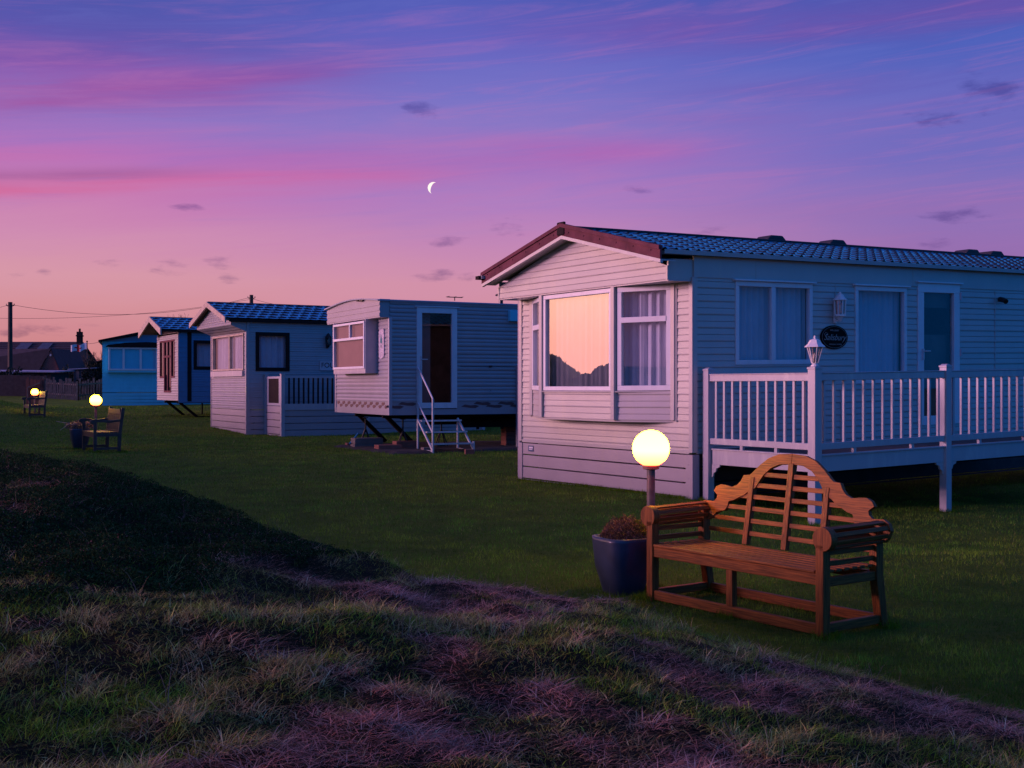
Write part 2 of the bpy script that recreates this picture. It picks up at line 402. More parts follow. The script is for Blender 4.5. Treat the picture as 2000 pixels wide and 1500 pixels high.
# dark shrub covers the left, upper part of the bank
tcr=y/np.interp(px,[-2500,0,700,1000,1400,2000,3500],[8,7.0,5.6,5.2,4.8,4.3,3.8])
scrub=sstep(0,.42,sstep(-.10,-.36,x/y)*sstep(.38,.80,tcr)*.75+.45*sstep(-.05,-.13,x/y)*sstep(.80,.95,tcr)-.34+.75*(n3-.5)+.55*(n2-.5))
scrub=np.clip(scrub,0,1)
pink=sstep(.54,.66,n1*.6+.4*n2+.08*sstep(.05,-.25,x/y))*sstep(.3,.55,n4+.25)*(1-.4*scrub)
green=sstep(.44,.58,n2+.10*sstep(-.1,.1,x/y))*(1-pink)
base=np.array([.29,.250,.070]); 
c=np.tile(base,(n,1))
def mixc(c,col,f): return c*(1-f[:,None])+np.array(col)[None,:]*f[:,None]
c=mixc(c,(.17,.29,.018),green*.75*(rng.random(n)<.9))
c=mixc(c,(.52,.20,.16),pink*.85)
c=mixc(c,(.55,.42,.20),(rng.random(n)<.04)*.8)
c=mixc(c,(.26,.40,.03),(rng.random(n)<.14)*(1-pink)*.8)
c=mixc(c,(.50,.26,.22),sstep(.62,.70,n4)*.3)
c*=rng.uniform(.25,2.2,(n,1))*(.6+.8*n4)[:,None]; c=np.clip(c,0,.9)
hh=.024+.034*rng.random(n)**1.6; hh*=(.55+1.1*n2); hh*=np.where(pink>.5,.85,1); hh*=.8+.5*sstep(.55,.75,n4)
lean=rng.uniform(.3,1.6,n)+pink*.7
az=rng.uniform(0,2*np.pi,n)*.8+ (n2*7)
sel=rng.random(n)>(scrub*.86)
P=np.stack([x,y,z],-1)
w=rng.uniform(.0018,.0042,n)
o=blades('rough_grass',P[sel],hh[sel],w[sel],lean[sel],az[sel],c[sel],4,.8); tag(o,'rough tufted green and dead pinkish grass covering the foreground bank','grass',kind='stuff')
# taller seed stalks
m=rng.random(n)<.006
o=blades('seed_stalks',P[m],hh[m]*1.8+.04,w[m]*.7,rng.uniform(.2,1.1,m.sum()),rng.uniform(0,6.28,m.sum()),np.tile([.26,.19,.15],(m.sum(),1))*rng.uniform(.6,1.2,(m.sum(),1)),4,.8)
tag(o,'thin pale dry stalks standing above the rough bank grass','dry stalks',kind='stuff')
# creeping shrub: small leaf faces in low cushions
m=(scrub>.25)&(rng.random(n)<1.0); q=P[m]; k=4
q=np.repeat(q,k,axis=0); q[:,:2]+=rng.normal(0,.012,(len(q),2)); cush=-.02+.09*fbm(q[:,0]*8,q[:,1]*8,81,3)
q[:,2]=mound_z(q[:,0],q[:,1])+cush*(1-rng.random(len(q))**2)
nn=len(q); a=rng.normal(size=(nn,3)); a[:,2]=np.abs(a[:,2]); a/=np.linalg.norm(a,axis=1)[:,None]; b=np.cross(a,rng.normal(size=(nn,3))); b/=np.linalg.norm(b,axis=1)[:,None]
ln=rng.uniform(.004,.010,nn)[:,None]; wd=ln*.4
v=np.stack([q-a*0,q+a*ln*.5+b*wd,q+a*ln,q+a*ln*.5-b*wd],1).reshape(-1,3)
cc=np.tile([.026,.050,.014],(nn,1)); cc=mixc(cc,(.05,.075,.025),(rng.random(nn)<.2)*1.0); cc=mixc(cc,(.12,.05,.05),(rng.random(nn)<.05)*1.0); cc*=rng.uniform(.4,2.2,(nn,1))
o=np_mesh('creeping_shrub',v,np.arange(4*nn),np.full(nn,4),M['leafcol'],col=np.repeat(cc,4,axis=0))
tag(o,'low dark green creeping shrub over the crest of the bank','ground cover',kind='stuff')

# --- lawn blades, thinning with distance
n=640000
x,y=fan(n,4.6,60,.47,2.5)
mz=mound_z(x,y); z=lawn_z(x,y); keep=(mz<z+.0); x=x[keep];y=y[keep];z=z[keep];n=len(x)
n1=fbm(x*.9,y*.9,91,3); n2=fbm(x*3.5,y*3.5,95,2)
c=np.tile([.105,.245,.026],(n,1)); c=mixc(c,(.20,.30,.03),sstep(.45,.6,n1)*.7); c=mixc(c,(.34,.30,.09),(rng.random(n)<.07)*.8); c*=rng.uniform(.4,1.4,(n,1))*(.25+1.5*n2)[:,None]
hh=(.018+.024*rng.random(n))*(.6+.9*n2)*(1+.02*y); w=rng.uniform(.0022,.004,n)*(1+np.maximum(y-8,0)*.10)
def edge_tufts():
    segs=[((2.5,16.62),(.1,20.35),380),((-8.85,39.05),(-10.9,42.6),120),((-8.2,37.9),(-2.3,41.3),120),((1.04,8.87),(2.0,7.52),0)]
    X=[];Y=[]
    for a,b,k in segs:
        L=math.hypot(b[0]-a[0],b[1]-a[1]); m=int(L*k); t=rng.random(m); X.append(a[0]+(b[0]-a[0])*t+rng.normal(0,.03,m)); Y.append(a[1]+(b[1]-a[1])*t-np.abs(rng.normal(0,.04,m)))
    for (cx,cy,r) in ((1.04,8.87,.05),(2.0,7.52,.05),(1.50,9.2,.05),(2.5,7.85,.05),(1.52,8.2,.05),(1.0,9.05,.16),(.8,9.1,.17),(1.097,9.3,.05),(3.86,15.0,.09),(6.05,16.45,.09),(2.78,16.6,.09),(8.2,17.8,.09),(-10.06,28.4,.07),(-9.5,28.7,.07),(-10.9,30.2,.25)):
        m=260; a=rng.uniform(0,6.28,m); q=r*(1+.5*np.abs(rng.normal(size=m))); X.append(cx+q*np.cos(a)); Y.append(cy+q*np.sin(a))
    return np.concatenate(X),np.concatenate(Y)
tx,ty=edge_tufts(); m_=len(tx)
x=np.concatenate([x,tx]); y=np.concatenate([y,ty]); z=np.concatenate([z,lawn_z(tx,ty)]); hh=np.concatenate([hh,rng.uniform(.035,.095,m_)]); w=np.concatenate([w,rng.uniform(.003,.005,m_)*(1+np.maximum(ty-8,0)*.06)])
c=np.concatenate([c,np.tile([.13,.22,.015],(m_,1))*rng.uniform(.4,1.5,(m_,1))]); n=len(x)
o=blades('lawn_grass',np.stack([x,y,z-.004],-1),hh,w,rng.uniform(.1,1.0,n),rng.uniform(0,6.28,n),c,3,.6)
tag(o,'short mown dark green grass of the lawn','grass',kind='stuff')
# ------------------------------------------------------------------ caravan building kit
# local frame of every caravan: x along its length (away from its front), y across its front, z up
LAP=[(0,.017),(.06,.018),(.44,.010),(.47,.002),(.50,.013),(.93,.006),(.97,.000),(1.0,.000)]
ROUND=[(0,.0),(.04,.008),(.12,.020),(.3,.023),(.48,.014),(.53,.006),(.60,.018),(.75,.021),(.90,.012),(.95,.0),(1.0,0)]
def P3(p,d,n,t,off,z): return (p[0]+d[0]*t+n[0]*off, p[1]+d[1]*t+n[1]*off, z)
def siding(mb,p0,p1,n,z0,z1,ops=(),pitch=.19,prof=LAP,zref=0.0,trange=None):
    p0=Vector(p0).to_2d() if len(p0)>2 else Vector(p0); p1=Vector(p1); d=p1-p0; Ln=d.length; d=d/Ln; n=Vector(n).normalized()
    ts=sorted(set([0,Ln]+[min(max(v,0),Ln) for o in ops for v in o[:2]]))
    for i in range(len(ts)-1):
        ta,tb=ts[i],ts[i+1]
        if tb-ta<1e-4: continue
        tm=(ta+tb)/2; spans=[(z0,z1)]
        for o in ops:
            if o[0]-1e-6<=tm<=o[1]+1e-6:
                ns=[]
                for a,b in spans:
                    if o[3]<=a or o[2]>=b: ns.append((a,b)); continue
                    if o[2]>a: ns.append((a,o[2]))
                    if o[3]<b: ns.append((o[3],b))
                spans=ns
        for a,b in spans:
            lv=[]
            k=math.floor((a-zref)/pitch)
            while zref+k*pitch<b:
                for (f,dp) in prof:
                    z=zref+(k+f)*pitch
                    if a+1e-5<z<b-1e-5: lv.append((z,dp))
                k+=1
            def dep(z):
                f=((z-zref)/pitch)%1.0
                for q in range(len(prof)-1):
                    if prof[q][0]<=f<=prof[q+1][0]:
                        w=(f-prof[q][0])/max(prof[q+1][0]-prof[q][0],1e-6); return prof[q][1]*(1-w)+prof[q+1][1]*w
                return 0
            lv=[(a,dep(a+1e-4))]+lv+[(b,dep(b-1e-4))]
            vs=[];fs=[]
            for z,dp in lv:
                if trange:
                    q0,q1=trange(z); q0=max(q0,ta); q1=max(min(q1,tb),q0)
                else: q0,q1=ta,tb
                vs+= [P3(p0,d,n,q0,dp,z),P3(p0,d,n,q1,dp,z)]
            for q in range(len(lv)-1): fs.append((2*q,2*q+1,2*q+3,2*q+2))
            mb.add(vs,fs)
    return mb

def wbox(mb,p0,d,n,t0,t1,o0,o1,z0,z1):
    """box on a wall: t along the wall, o outward"""
    c=[P3(p0,d,n,t,o,z) for z in (z0,z1) for (t,o) in ((t0,o0),(t1,o0),(t1,o1),(t0,o1))]
    return mb.add(c,[(0,3,2,1),(4,5,6,7),(0,1,5,4),(1,2,6,5),(2,3,7,6),(3,0,4,7)])

def window(root,p0,p1,n,t0,t1,z0,z1,fw=.06,mull=(),trans=(),frame='frame',glass='glass',curtain='curtain',out=.03,head=False,name='window',recess=.015,folds=9.0,cgap=None,label=None,tr_sub=None):
    p0=Vector(p0);d=(Vector(p1)-p0).normalized();n=Vector(n).normalized()
    m=MB(); a,b=-.05,out
    wbox(m,p0,d,n,t0,t1,a,b,z1-fw,z1); wbox(m,p0,d,n,t0,t1,a,b,z0,z0+fw)
    wbox(m,p0,d,n,t0,t0+fw,a,b,z0+fw,z1-fw); wbox(m,p0,d,n,t1-fw,t1,a,b,z0+fw,z1-fw)
    for q in mull: wbox(m,p0,d,n,q-fw*.6,q+fw*.6,a,b-.003,z0+fw,z1-fw)
    for q in trans: wbox(m,p0,d,n,t0+fw,t1-fw,a,b+.008,q-fw*.55,q+fw*.55)
    if tr_sub:   # (t, zlow, zhigh) extra mullion above a transom
        for (q,za,zb) in tr_sub: wbox(m,p0,d,n,q-fw*.5,q+fw*.5,a,b-.003,za,zb)
    if head: wbox(m,p0,d,n,t0-.05,t1+.05,0,.07,z1+.004,z1+.03)
    w=m.build(name,frame,root,bevel=.006)
    if label: w['label']=label
    g=MB(); g.add([P3(p0,d,n,t0+fw*.5,recess-.03,z0+fw*.5),P3(p0,d,n,t1-fw*.5,recess-.03,z0+fw*.5),P3(p0,d,n,t1-fw*.5,recess-.03,z1-fw*.5),P3(p0,d,n,t0+fw*.5,recess-.03,z1-fw*.5)],[(0,1,2,3)])
    g.build('pane',glass,w)
    if curtain in ('curtain','curtain_red'):
        c=MB(); N=int((t1-t0)*46); zs=np.linspace(z0+.01,z1-.01,5)
        def dp(t,k): return -.15+.026*math.sin(t*2*math.pi*folds+.9*math.sin(t*5))+.012*math.sin(t*2*math.pi*folds*2.3+k*.25+1.1)
        rngs=[(t0,t1)] if not cgap else [(t0,cgap[0]),(cgap[1],t1)]
        for (ra,rb) in rngs:
            N=max(6,int((rb-ra)*52)); vs=[];fs=[]
            for k,z in enumerate(zs):
                for i in range(N+1):
                    t=ra+(rb-ra)*i/N
                    if cgap:   # tied back: gather away from the gap towards the bottom
                        pull=(1-k/4)*.10*(1 if rb<(t0+t1)/2+.01 else -1)
                        t=t-pull*((t-ra)/(rb-ra) if pull>0 else (t-rb)/(ra-rb))*0.6
                    vs.append(P3(p0,d,n,t,dp(t,k),z))
            for k in range(4):
                for i in range(N): fs.append((k*(N+1)+i,k*(N+1)+i+1,(k+1)*(N+1)+i+1,(k+1)*(N+1)+i))
            c.add(vs,fs)
        c.build('curtain',curtain,w,smooth=True)
    elif curtain=='blind':
        c=MB(); z=z0+.02
        while z<z1-.02:
            c.add([P3(p0,d,n,t0+.02,-.10,z),P3(p0,d,n,t1-.02,-.10,z),P3(p0,d,n,t1-.02,-.088,z+.030),P3(p0,d,n,t0+.02,-.088,z+.030)],[(0,1,2,3)]); z+=.027
        c.build('blind','blind',w)
    elif curtain=='sheet':
        c=MB(); c.add([P3(p0,d,n,t0+.02,-.10,z0+.02),P3(p0,d,n,t1-.02,-.10,z0+.02),P3(p0,d,n,t1-.02,-.10,z1-.02),P3(p0,d,n,t0+.02,-.10,z1-.02)],[(0,1,2,3)]); c.build('blind','blue_siding',w)
    return w

def shell(root,W,L,z0,z1,zr,inmat='inside',x0=0.0):
    """floor, ceiling, the two walls nobody sees and a dark lining a hand behind the visible ones"""
    m=MB(); m.box(x0,L,.02,W,z0,z0+.08); m.box(L-.05,L,.02,W,z0+.08,z1); m.box(x0+.0,L-.05,W-.03,W,z0+.08,z1); m.box(x0,L,.02,W-.04,z1-.03,z1)
    m.build('rear_shell',inmat,root)

def tile_roof(root,W,L,x0,x1,ez,rz,over,kind,matn,pitchx,pitchs,step,name='roof',th=.05):
    """two slopes of pressed tiles from eaves (y=-over and y=W+over, z=ez) to ridge (y=W/2, z=rz)"""
    half=W/2+over; sl=math.hypot(half,rz-ez); nx_=int((x1-x0)/pitchx*(16 if kind=='scale' else 10)); ns=int(sl/pitchs*(14 if kind=='scale' else 10))
    xs=np.linspace(x0,x1,nx_+1); ss=np.linspace(0,sl,ns+1); Xg,Sg=np.meshgrid(xs,ss)
    row=np.floor(Sg/pitchs)
    if kind=='wave':
        fr=(Sg/pitchs)%1.0; w=(np.abs(np.cos(np.pi*Xg/pitchx)))**5.0
        h=.007*w+(.003+step*w)*(1-fr)
    else:
        ph=Xg/pitchx; c=Sg/pitchs
        best=np.zeros_like(c)
        # scalloped courses: the lower edge of course k is an arc, alternate courses are offset by half a tile
        k=np.floor(c+.45)
        for kk in (k,k-1):
            off=.5*(kk%2); arc=.42*(1-np.sqrt(np.clip(1-((((ph+off)%1)-.5)*2)**2,0,1)))
            inside=c-(kk-.0)-(-.42+arc)     # distance up the slope from the course's lower edge
            hv=np.where(inside>=0,step*(1.25-np.clip(inside,0,1.4)),-1)
            best=np.maximum(best,hv)
        h=best
    cs=half/sl; sn=(rz-ez)/sl
    m=MB()
    ob=[]
    for side in (0,1):
        yv=Sg*cs-over - h*sn; zv=ez+Sg*sn+h*cs
        if side: yv=W-yv
        v=np.stack([Xg,yv,zv+MB.rise*Xg],-1).reshape(-1,3); ny,nx=Xg.shape; i=np.arange(ny*nx).reshape(ny,nx)
        q=np.stack([i[:-1,:-1],i[:-1,1:],i[1:,1:],i[1:,:-1]],-1).reshape(-1,4)
        if side: q=q[:,::-1]
        ob.append((v,q))
    v=np.concatenate([ob[0][0],ob[1][0]]); q=np.concatenate([ob[0][1],ob[1][1]+len(ob[0][0])])
    r=np_mesh(name,v,q.ravel(),np.full(len(q),4),M[matn],parent=root)
    # step faces of the tiles are painted dark as shadow lines
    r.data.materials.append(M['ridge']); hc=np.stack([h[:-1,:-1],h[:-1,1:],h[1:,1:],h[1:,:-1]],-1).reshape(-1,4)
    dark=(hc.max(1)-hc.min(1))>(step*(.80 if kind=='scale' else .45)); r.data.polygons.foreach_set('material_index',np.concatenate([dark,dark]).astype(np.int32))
    # solid under-deck
    u=MB(); u.prism([(-over,ez),(W/2,rz),(W+over,ez),(W+over,ez-th),(W/2,rz-th*1.1),(-over,ez-th)],((x0+x1)/2,0,-.012),(0,1,0),(0,0,1),(1,0,0),x1-x0-.01)
    u.build('roof_deck','inside',r)
    c=MB(); c.bar((x0,W/2,rz+.035),(x1,W/2,rz+.035),.10,.045); 
    c.build('ridge_cap','ridge',r,bevel=.012)
    return r

def skirt_boards(mb,p0,p1,n,z0,z1,bh=.2,gap=.020):
    p0=Vector(p0);d=(Vector(p1)-p0);Ln=d.length;d/=Ln;n=Vector(n)
    z=z1
    while z>z0+.01:
        a=max(z0,z-bh+gap); wbox(mb,p0,d,n,0,Ln,-.02,.015,a,z); z-=bh
    wbox(mb,p0,d,n,.005,Ln-.005,-.34,-.30,z0,z1-.01)
    return mb

def frame_at(px,depth,U,V):
    x=(px-1000)/F*depth
    return (x,depth),math.atan2(V[1],V[0])

# ================================================================== CARAVAN 1 (nearest)
U=(-.541,.841); V=(.841,.541); O=(2.563,16.7)
MB.rise=.0183
ang=math.atan2(V[1],V[0]); W=4.45; L=12.5
c1=thing('static_caravan','large cream static caravan with bay window glowing orange, behind the teak bench','caravan',(O[0],O[1],-.03),ang)
Z0=.69; ZT=3.18
ws=.3855; w1=1.28; w2=3.19; we=4.07; pj=.40   # bay plan
m=MB(); siding(m,(0,0),(0,W),(-1,0),Z0,ZT,ops=[(ws,we,1.14,ZT)]); m.box(-.0,.05,.0,.02,Z0,ZT)
m.build('front_wall','cream',c1)
win=[(.803,2.394,1.93,3.15),(3.349,4.576,1.61,3.15),(4.85,5.925,.90,3.24)]
m=MB(); siding(m,(0,0),(L,0),(0,-1),Z0,ZT,ops=win,zref=.0); m2=[(3.02,.70,1.55),(6.9,.70,3.16),(2.9,2.3,3.16),(9.4,.7,3.16)]
for (v_,a_,b_) in m2: m.box(v_,v_+.014,-.021,-.01,a_,b_)
m.build('side_wall','cream',c1)
m=MB(); m.box(-.0,L,-.026,.01,ZT,3.50)
m.box(-.012,.06,-.034,-.002,Z0,ZT-.002); 
for xx in (1.2,4.72,8.4): m.box(xx,xx+.012,-.031,-.02,ZT+.002,3.45)
m.build('fascia_panel','cream',c1,bevel=.003)
m=MB(); m.box(-.035,-.003,-.03,.05,Z0,ZT); m.box(-.03,-.002,W-.06,W+.02,Z0,ZT); m.box(-.022,0.0,.05,W-.06,Z0-.02,Z0+.03); m.box(.06,L,-.024,0,Z0-.02,Z0+.03)
m.build('corner_trim','cream',c1,bevel=.004)
shell(c1,W,L,Z0,3.46,4.1)
# bay
wm=MB()
A=(0,ws);B=(-pj,w1);C=(-pj,w2);D=(0,we)
def nrm(a,b):
    d=Vector(b)-Vector(a); nn=Vector((-d.y,d.x)).normalized()
    return nn if nn.x<0 else -nn
zb0,zb1,zt=1.14,1.56,3.12
nab,nbc,ncd=nrm(A,B),nrm(B,C),nrm(C,D)
LAB=(Vector(B)-Vector(A)).length
siding(wm,A,B,nab,zb0,zb1,ops=[],zref=.0); siding(wm,B,C,nbc,zb0,zb1); siding(wm,C,D,ncd,zb0,zb1)
wm.prism([A,B,C,D],(0,0,zb0-.015),(1,0,0),(0,1,0),(0,0,1),.03)
wm.build('bay_panel','cream',c1)
tm=MB()
for p in (A,B,C,D):
    tm.cbox((p[0]-(.012 if p in (B,C) else .01),p[1],(zb0+zt)/2),.085,.085,zt-zb0)
tm.box(-.03,.0,ws-.07,ws-.03,zb0-.02,zt); tm.box(-.03,0,we+.03,we+.07,zb0-.02,zt)
tm.prism([(A[0],A[1]-.02),(B[0]-.05,B[1]-.03),(C[0]-.05,C[1]+.03),(D[0],D[1]+.02)],(0,0,zb1-.0),(1,0,0),(0,1,0),(0,0,1),.02)
tm.build('bay_post','cream',c1,bevel=.006)
window(c1,A,B,nab,.05,LAB-.05,1.575,3.11,fw=.075,trans=(2.62,),glass='glass',folds=7,out=.028,label='canted side window of the bay with a small light above')
window(c1,B,C,nbc,.05,(w2-w1)-.05,1.575,3.11,fw=.065,glass='glass_front',folds=6,out=.028,label='wide centre window of the bay reflecting the orange sunrise')
window(c1,C,D,ncd,.05,LAB-.07,1.575,3.11,fw=.075,trans=(2.62,),out=.028)
cr=MB()
for (a,b) in ((w1+.10,w1+.22),(w2-.24,w2-.12)):
    cr=MB()
    for i in range(5):
        t=a+(b-a)*i/4; cr.box(-pj+.21+.01*(i%2),-pj+.221+.01*(i%2),t,t+(b-a)/4,1.6,3.1)
    cr.build('side_drape','curtain_red',c1)
# side windows and door
window(c1,(0,0),(L,0),(0,-1),*win[0],fw=.07,mull=((win[0][0]+win[0][1])/2-.03,),head=True,folds=8)
window(c1,(0,0),(L,0),(0,-1),*win[1],fw=.07,head=True,folds=8)
d=window(c1,(0,0),(L,0),(0,-1),*win[2],fw=.15,head=True,curtain='none',name='door',trans=())
h=MB(); h.box(4.94,4.965,-.065,-.03,1.98,2.16); h.tube([(4.952,-.05,2.12),(4.952,-.10,2.12),(5.07,-.10,2.12)],.011); h.build('door_handle','white_metal',d)
for zz in (1.15,2.1,3.05): h=MB(); h.tube([(5.95,-.03,zz-.06),(5.95,-.03,zz+.06)],.022); h.build('hinge','white',d)
m=MB(); m.box(5.02,5.76,.10,.11,2.85,3.1); m.box(5.0,5.78,.14,.16,1.0,2.4); m.build('door_blind','inside',d)
# gable box
g=.45; gz0,gze,gzr=3.14,3.33,4.0
m=MB()
siding(m,(-g,0),(-g,W),(-1,0),gz0,gzr,pitch=.19,zref=gz0,trange=lambda z:((0,W) if z<=gze else ((z-gze)/(gzr-gze)*W/2, W-(z-gze)/(gzr-gze)*W/2)))
m.box(-g,.0,.0,.03,gz0,gze+.1); m.box(-g,0,W-.03,W,gz0,gze+.1)
m.box(-g-.022,-g+.01,-.005,.03,gz0-.004,gze); m.box(-g-.022,-g+.01,W-.03,W+.005,gz0-.004,gze)
m.build('gable','cream',c1)
m=MB(); m.box(-g,.03,.0,W,gz0-.02,gz0-.001); m.build('soffit','white',c1)
# roof
ez,rz,ov=3.53,4.075,.12
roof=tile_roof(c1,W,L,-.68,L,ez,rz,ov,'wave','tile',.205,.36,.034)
for sgn,nm in ((0,'bargeboard'),(1,'bargeboard')):
    m=MB(); y0,y1=(-ov-.02,W/2) if sgn==0 else (W+ov+.02,W/2)
    m.ribbon([(y0,ez+.045),(y1,rz+.075)],[(y0,ez-.13),(y1,rz-.10)],(-.70,0,0),(0,1,0),(0,0,1),(1,0,0),.035)
    m.ribbon([(y0,ez+.060),(y1,rz+.09)],[(y0,ez+.0),(y1,rz+.03)],(-.705,0,0),(0,1,0),(0,0,1),(1,0,0),.07)
    for k in range(6):
        t=(k+.5)/6; m.cbox((-.722,y0+(y1-y0)*t,ez-.03+(rz-ez)*t),.012,.02,.02)
    b=m.build(nm,'barge',roof,bevel=.004)
    m=MB(); m.ribbon([(y0,ez-.13),(y1,rz-.10)],[(y0,ez-.18),(y1,rz-.15)],(-.69,0,0),(0,1,0),(0,0,1),(1,0,0),.05); m.ribbon([(y0,ez-.135),(y1,rz-.105)],[(y0,ez-.15),(y1,rz-.12)],(-.55,0,0),(0,1,0),(0,0,1),(1,0,0),.24)
    m.build('soffit_strip','white',roof)
m=MB(); m.box(-.735,-.69,W/2-.10,W/2+.10,rz-.10,rz+.11); m.build('apex_cap','trim_dark',roof,bevel=.02)
m=MB(); m.prism([(-.11,-.02),(.0,-.02),(.0,.035),(-.015,.035),(-.02,0),(-.09,0),(-.10,.04),(-.115,.04)],(L/2-.30,-.03,3.50),(0,1,0),(0,0,1),(1,0,0),L+.66)
m.prism([(-.11,-.02),(.0,-.02),(.0,.035),(-.015,.035),(-.02,0),(-.09,0),(-.10,.04),(-.115,.04)],(L/2-.38,W+.03,3.50),(0,-1,0),(0,0,1),(1,0,0),L+.8)
m.build('gutter','gutter',c1)
m=MB(); m.box(-.82,-.6,W+.06,W+.17,3.47,3.53); m.build('gutter_end','trim_dark',c1)
def pxv(px,u=0.0):
    a=(px-1000)/F; X0=O[0]+u*U[0]; Y0=O[1]+u*U[1]; return (a*Y0-X0)/(V[0]-a*V[1])
for px in (1502,1622,1885,1932):
    v=pxv(px,W/2+.25); m=MB(); m.prism([(-.24,0),(.24,0),(.22,.10),(.14,.17),(-.14,.17),(-.22,.10)],(v,W/2+.22,rz-.02),(1,0,0),(0,0,1),(0,1,0),.34)
    m.box(v-.16,v+.16,W/2+.08,W/2+.36,rz-.12,rz); m.build('roof_vent','vent',roof,bevel=.02)
# skirt
m=MB(); skirt_boards(m,(0,.12),(0,W-.08),(-1,0),.02,.655,bh=.205); m.box(-.03,.02,-.03,.12,0,.66); m.box(-.03,.02,W-.08,W+.02,0,.66); m.box(.02,.1,-.03,.0,0,.66)
for zz in (.12,.32,.52): m.cbox((-.032,.06,zz),.006,.012,.012)
m.build('skirting','skirt',c1,bevel=.003)
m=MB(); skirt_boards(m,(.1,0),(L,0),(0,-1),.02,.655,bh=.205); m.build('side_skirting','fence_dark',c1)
m=MB(); m.box(-.024,-.017,W-.42,W-.26,.52,.62); m.build('blue_sticker','sticker',c1)
m=MB(); m.box(-.026,-.0235,W-.41,W-.29,.575,.60); m.box(-.026,-.0235,W-.39,W-.29,.55,.565); m.build('sticker_print','flag_white',c1)
m=MB(); v=pxv(1950); m.tube([(v,-.02,3.02),(v,-.10,3.0),(v-.03,-.17,2.97)],.045); m.build('security_light','black_iron',c1)
m=MB(); m.tube([(.02,W+.06,.0),(.02,W+.06,3.45)],.04); m.build('downpipe','skirt',c1)

def on(root,loc,rot=0,z=0):   # world position of a point given in a caravan's local frame
    a=root.rotation_euler[2]; c,s=math.cos(a),math.sin(a)
    return (root.location[0]+loc[0]*c-loc[1]*s, root.location[1]+loc[0]*s+loc[1]*c, loc[2]+root.location[2])
rise1=MB.rise
# name sign
v=pxv(1626); MB.rise=0
s=thing('name_sign','black oval house sign in silver script on the cream side wall of the nearest caravan','sign',on(c1,(v,-.03,2.34+rise1*v)),ang)
m=MB(); n=40; m.prism([(.30*math.cos(2*math.pi*k/n),.185*math.sin(2*math.pi*k/n)) for k in range(n)],(0,0,0),(1,0,0),(0,0,1),(0,-1,0),.02); m.build('plate','sign_black',s,bevel=.003)
m=MB(); m.tube([(.275*math.cos(2*math.pi*k/n),-.012,.165*math.sin(2*math.pi*k/n)) for k in range(n+1)],.0025,5); m.build('rim_line','sign_letter',s)
def text(t,size,parent,loc,matn,shear=0.0,extr=.0015,rot=(math.pi/2,0,0),sx=1.0):
    cu=bpy.data.curves.new('lettering','FONT'); cu.body=t; cu.size=size; cu.extrude=extr; cu.shear=shear; cu.align_x='CENTER'; cu.align_y='CENTER'
    cu.materials.append(M[matn]); o=bpy.data.objects.new('lettering',cu); COL.objects.link(o); o.parent=parent; o.location=loc; o.rotation_euler=rot; o.scale=(sx,1,1); return meshify(o)
text('Salisbury',.135,s,(0,-.0125,-.005),'sign_letter',shear=.45)
text('WILLERBY',.036,s,(0,-.0125,.105),'sign_letter',sx=1.2)
text('HOLIDAY HOMES',.030,s,(.02,-.0125,-.11),'sign_letter',sx=1.2)
m=MB(); m.tube([(-.21,-.013,.015),(-.23,-.013,.045),(-.19,-.013,.075),(-.15,-.013,.055),(-.18,-.013,.02)],.003,5); m.build('flourish','sign_letter',s)

def wall_lantern(name,label,loc,rotz,sc,matn,glassm):
    t=thing(name,label,'wall light',loc,rotz)
    m=MB(); m.box(-.03*sc,.03*sc,-.02*sc,.0,-.22*sc,.10*sc); m.tube([(0,-.01,-.16*sc),(0,-.06*sc,-.19*sc),(0,-.09*sc,-.15*sc)],.012*sc); m.build('back_plate',matn,t,bevel=.004)
    c=(0,-.10*sc,0)
    m=MB(); m.lathe(c,[(.015*sc,.235*sc),(.02*sc,.21*sc),(.05*sc,.19*sc),(.07*sc,.15*sc),(.105*sc,.12*sc),(.105*sc,.11*sc)][::-1],8); m.build('cap',matn,t)
    m=MB()
    for k in range(8):
        a=2*math.pi*k/8+math.pi/8; m.bar((c[0]+.075*sc*math.cos(a),c[1]+.075*sc*math.sin(a),-.10*sc),(c[0]+.085*sc*math.cos(a),c[1]+.085*sc*math.sin(a),.115*sc),.014*sc,.014*sc)
    m.lathe(c,[(.02*sc,-.20*sc),(.035*sc,-.17*sc),(.05*sc,-.14*sc),(.085*sc,-.125*sc),(.085*sc,-.095*sc)],8); m.build('cage',matn,t)
    m=MB(); m.lathe(c,[(.070*sc,-.095*sc),(.078*sc,.115*sc)],8); m.build('glass',glassm,t)
    m=MB(); m.lathe(c,[(.012*sc,-.09*sc),(.022*sc,-.05*sc),(.03*sc,.0),(.02*sc,.04*sc),(.006*sc,.06*sc)],10); m.build('bulb','bulb',t,smooth=True)
    return t
v=pxv(1628)
wall_lantern('wall_lantern','white metal wall lantern above the black oval sign on the nearest caravan',on(c1,(v,-.025,2.79+rise1*v)),ang,1.05,'lantern_white','lantern_glass')

# deck -----------------------------------------------------------
MB.rise=rise1
dk=thing('deck','white railed veranda deck on posts along the side of the nearest caravan','deck',(O[0],O[1],-.03),ang)
x0,x1b,x2=.17,2.79,5.35; y0=-.17; y1=-2.13; x3=6.6
m=MB(); 
k=0; y=y1+.03
while y<-.05: m.box(x0+.03,x3,y,min(y+.135,-.04),.70,.725); y+=.14
m.build('deck_boards','wood_dark',dk)
m=MB(); m.box(x0-.0,x0+.035,y1+.05,y0-.05,.53,.735); m.box(x0-.02,x0+.06,y1+.05,y0-.05,.735,.755)
m.box(x0+.05,x3,y1-.0,y1+.035,.53,.735); m.box(x0+.05,x3,y1-.02,y1+.06,.735,.755); m.build('fascia','white',dk,bevel=.003)
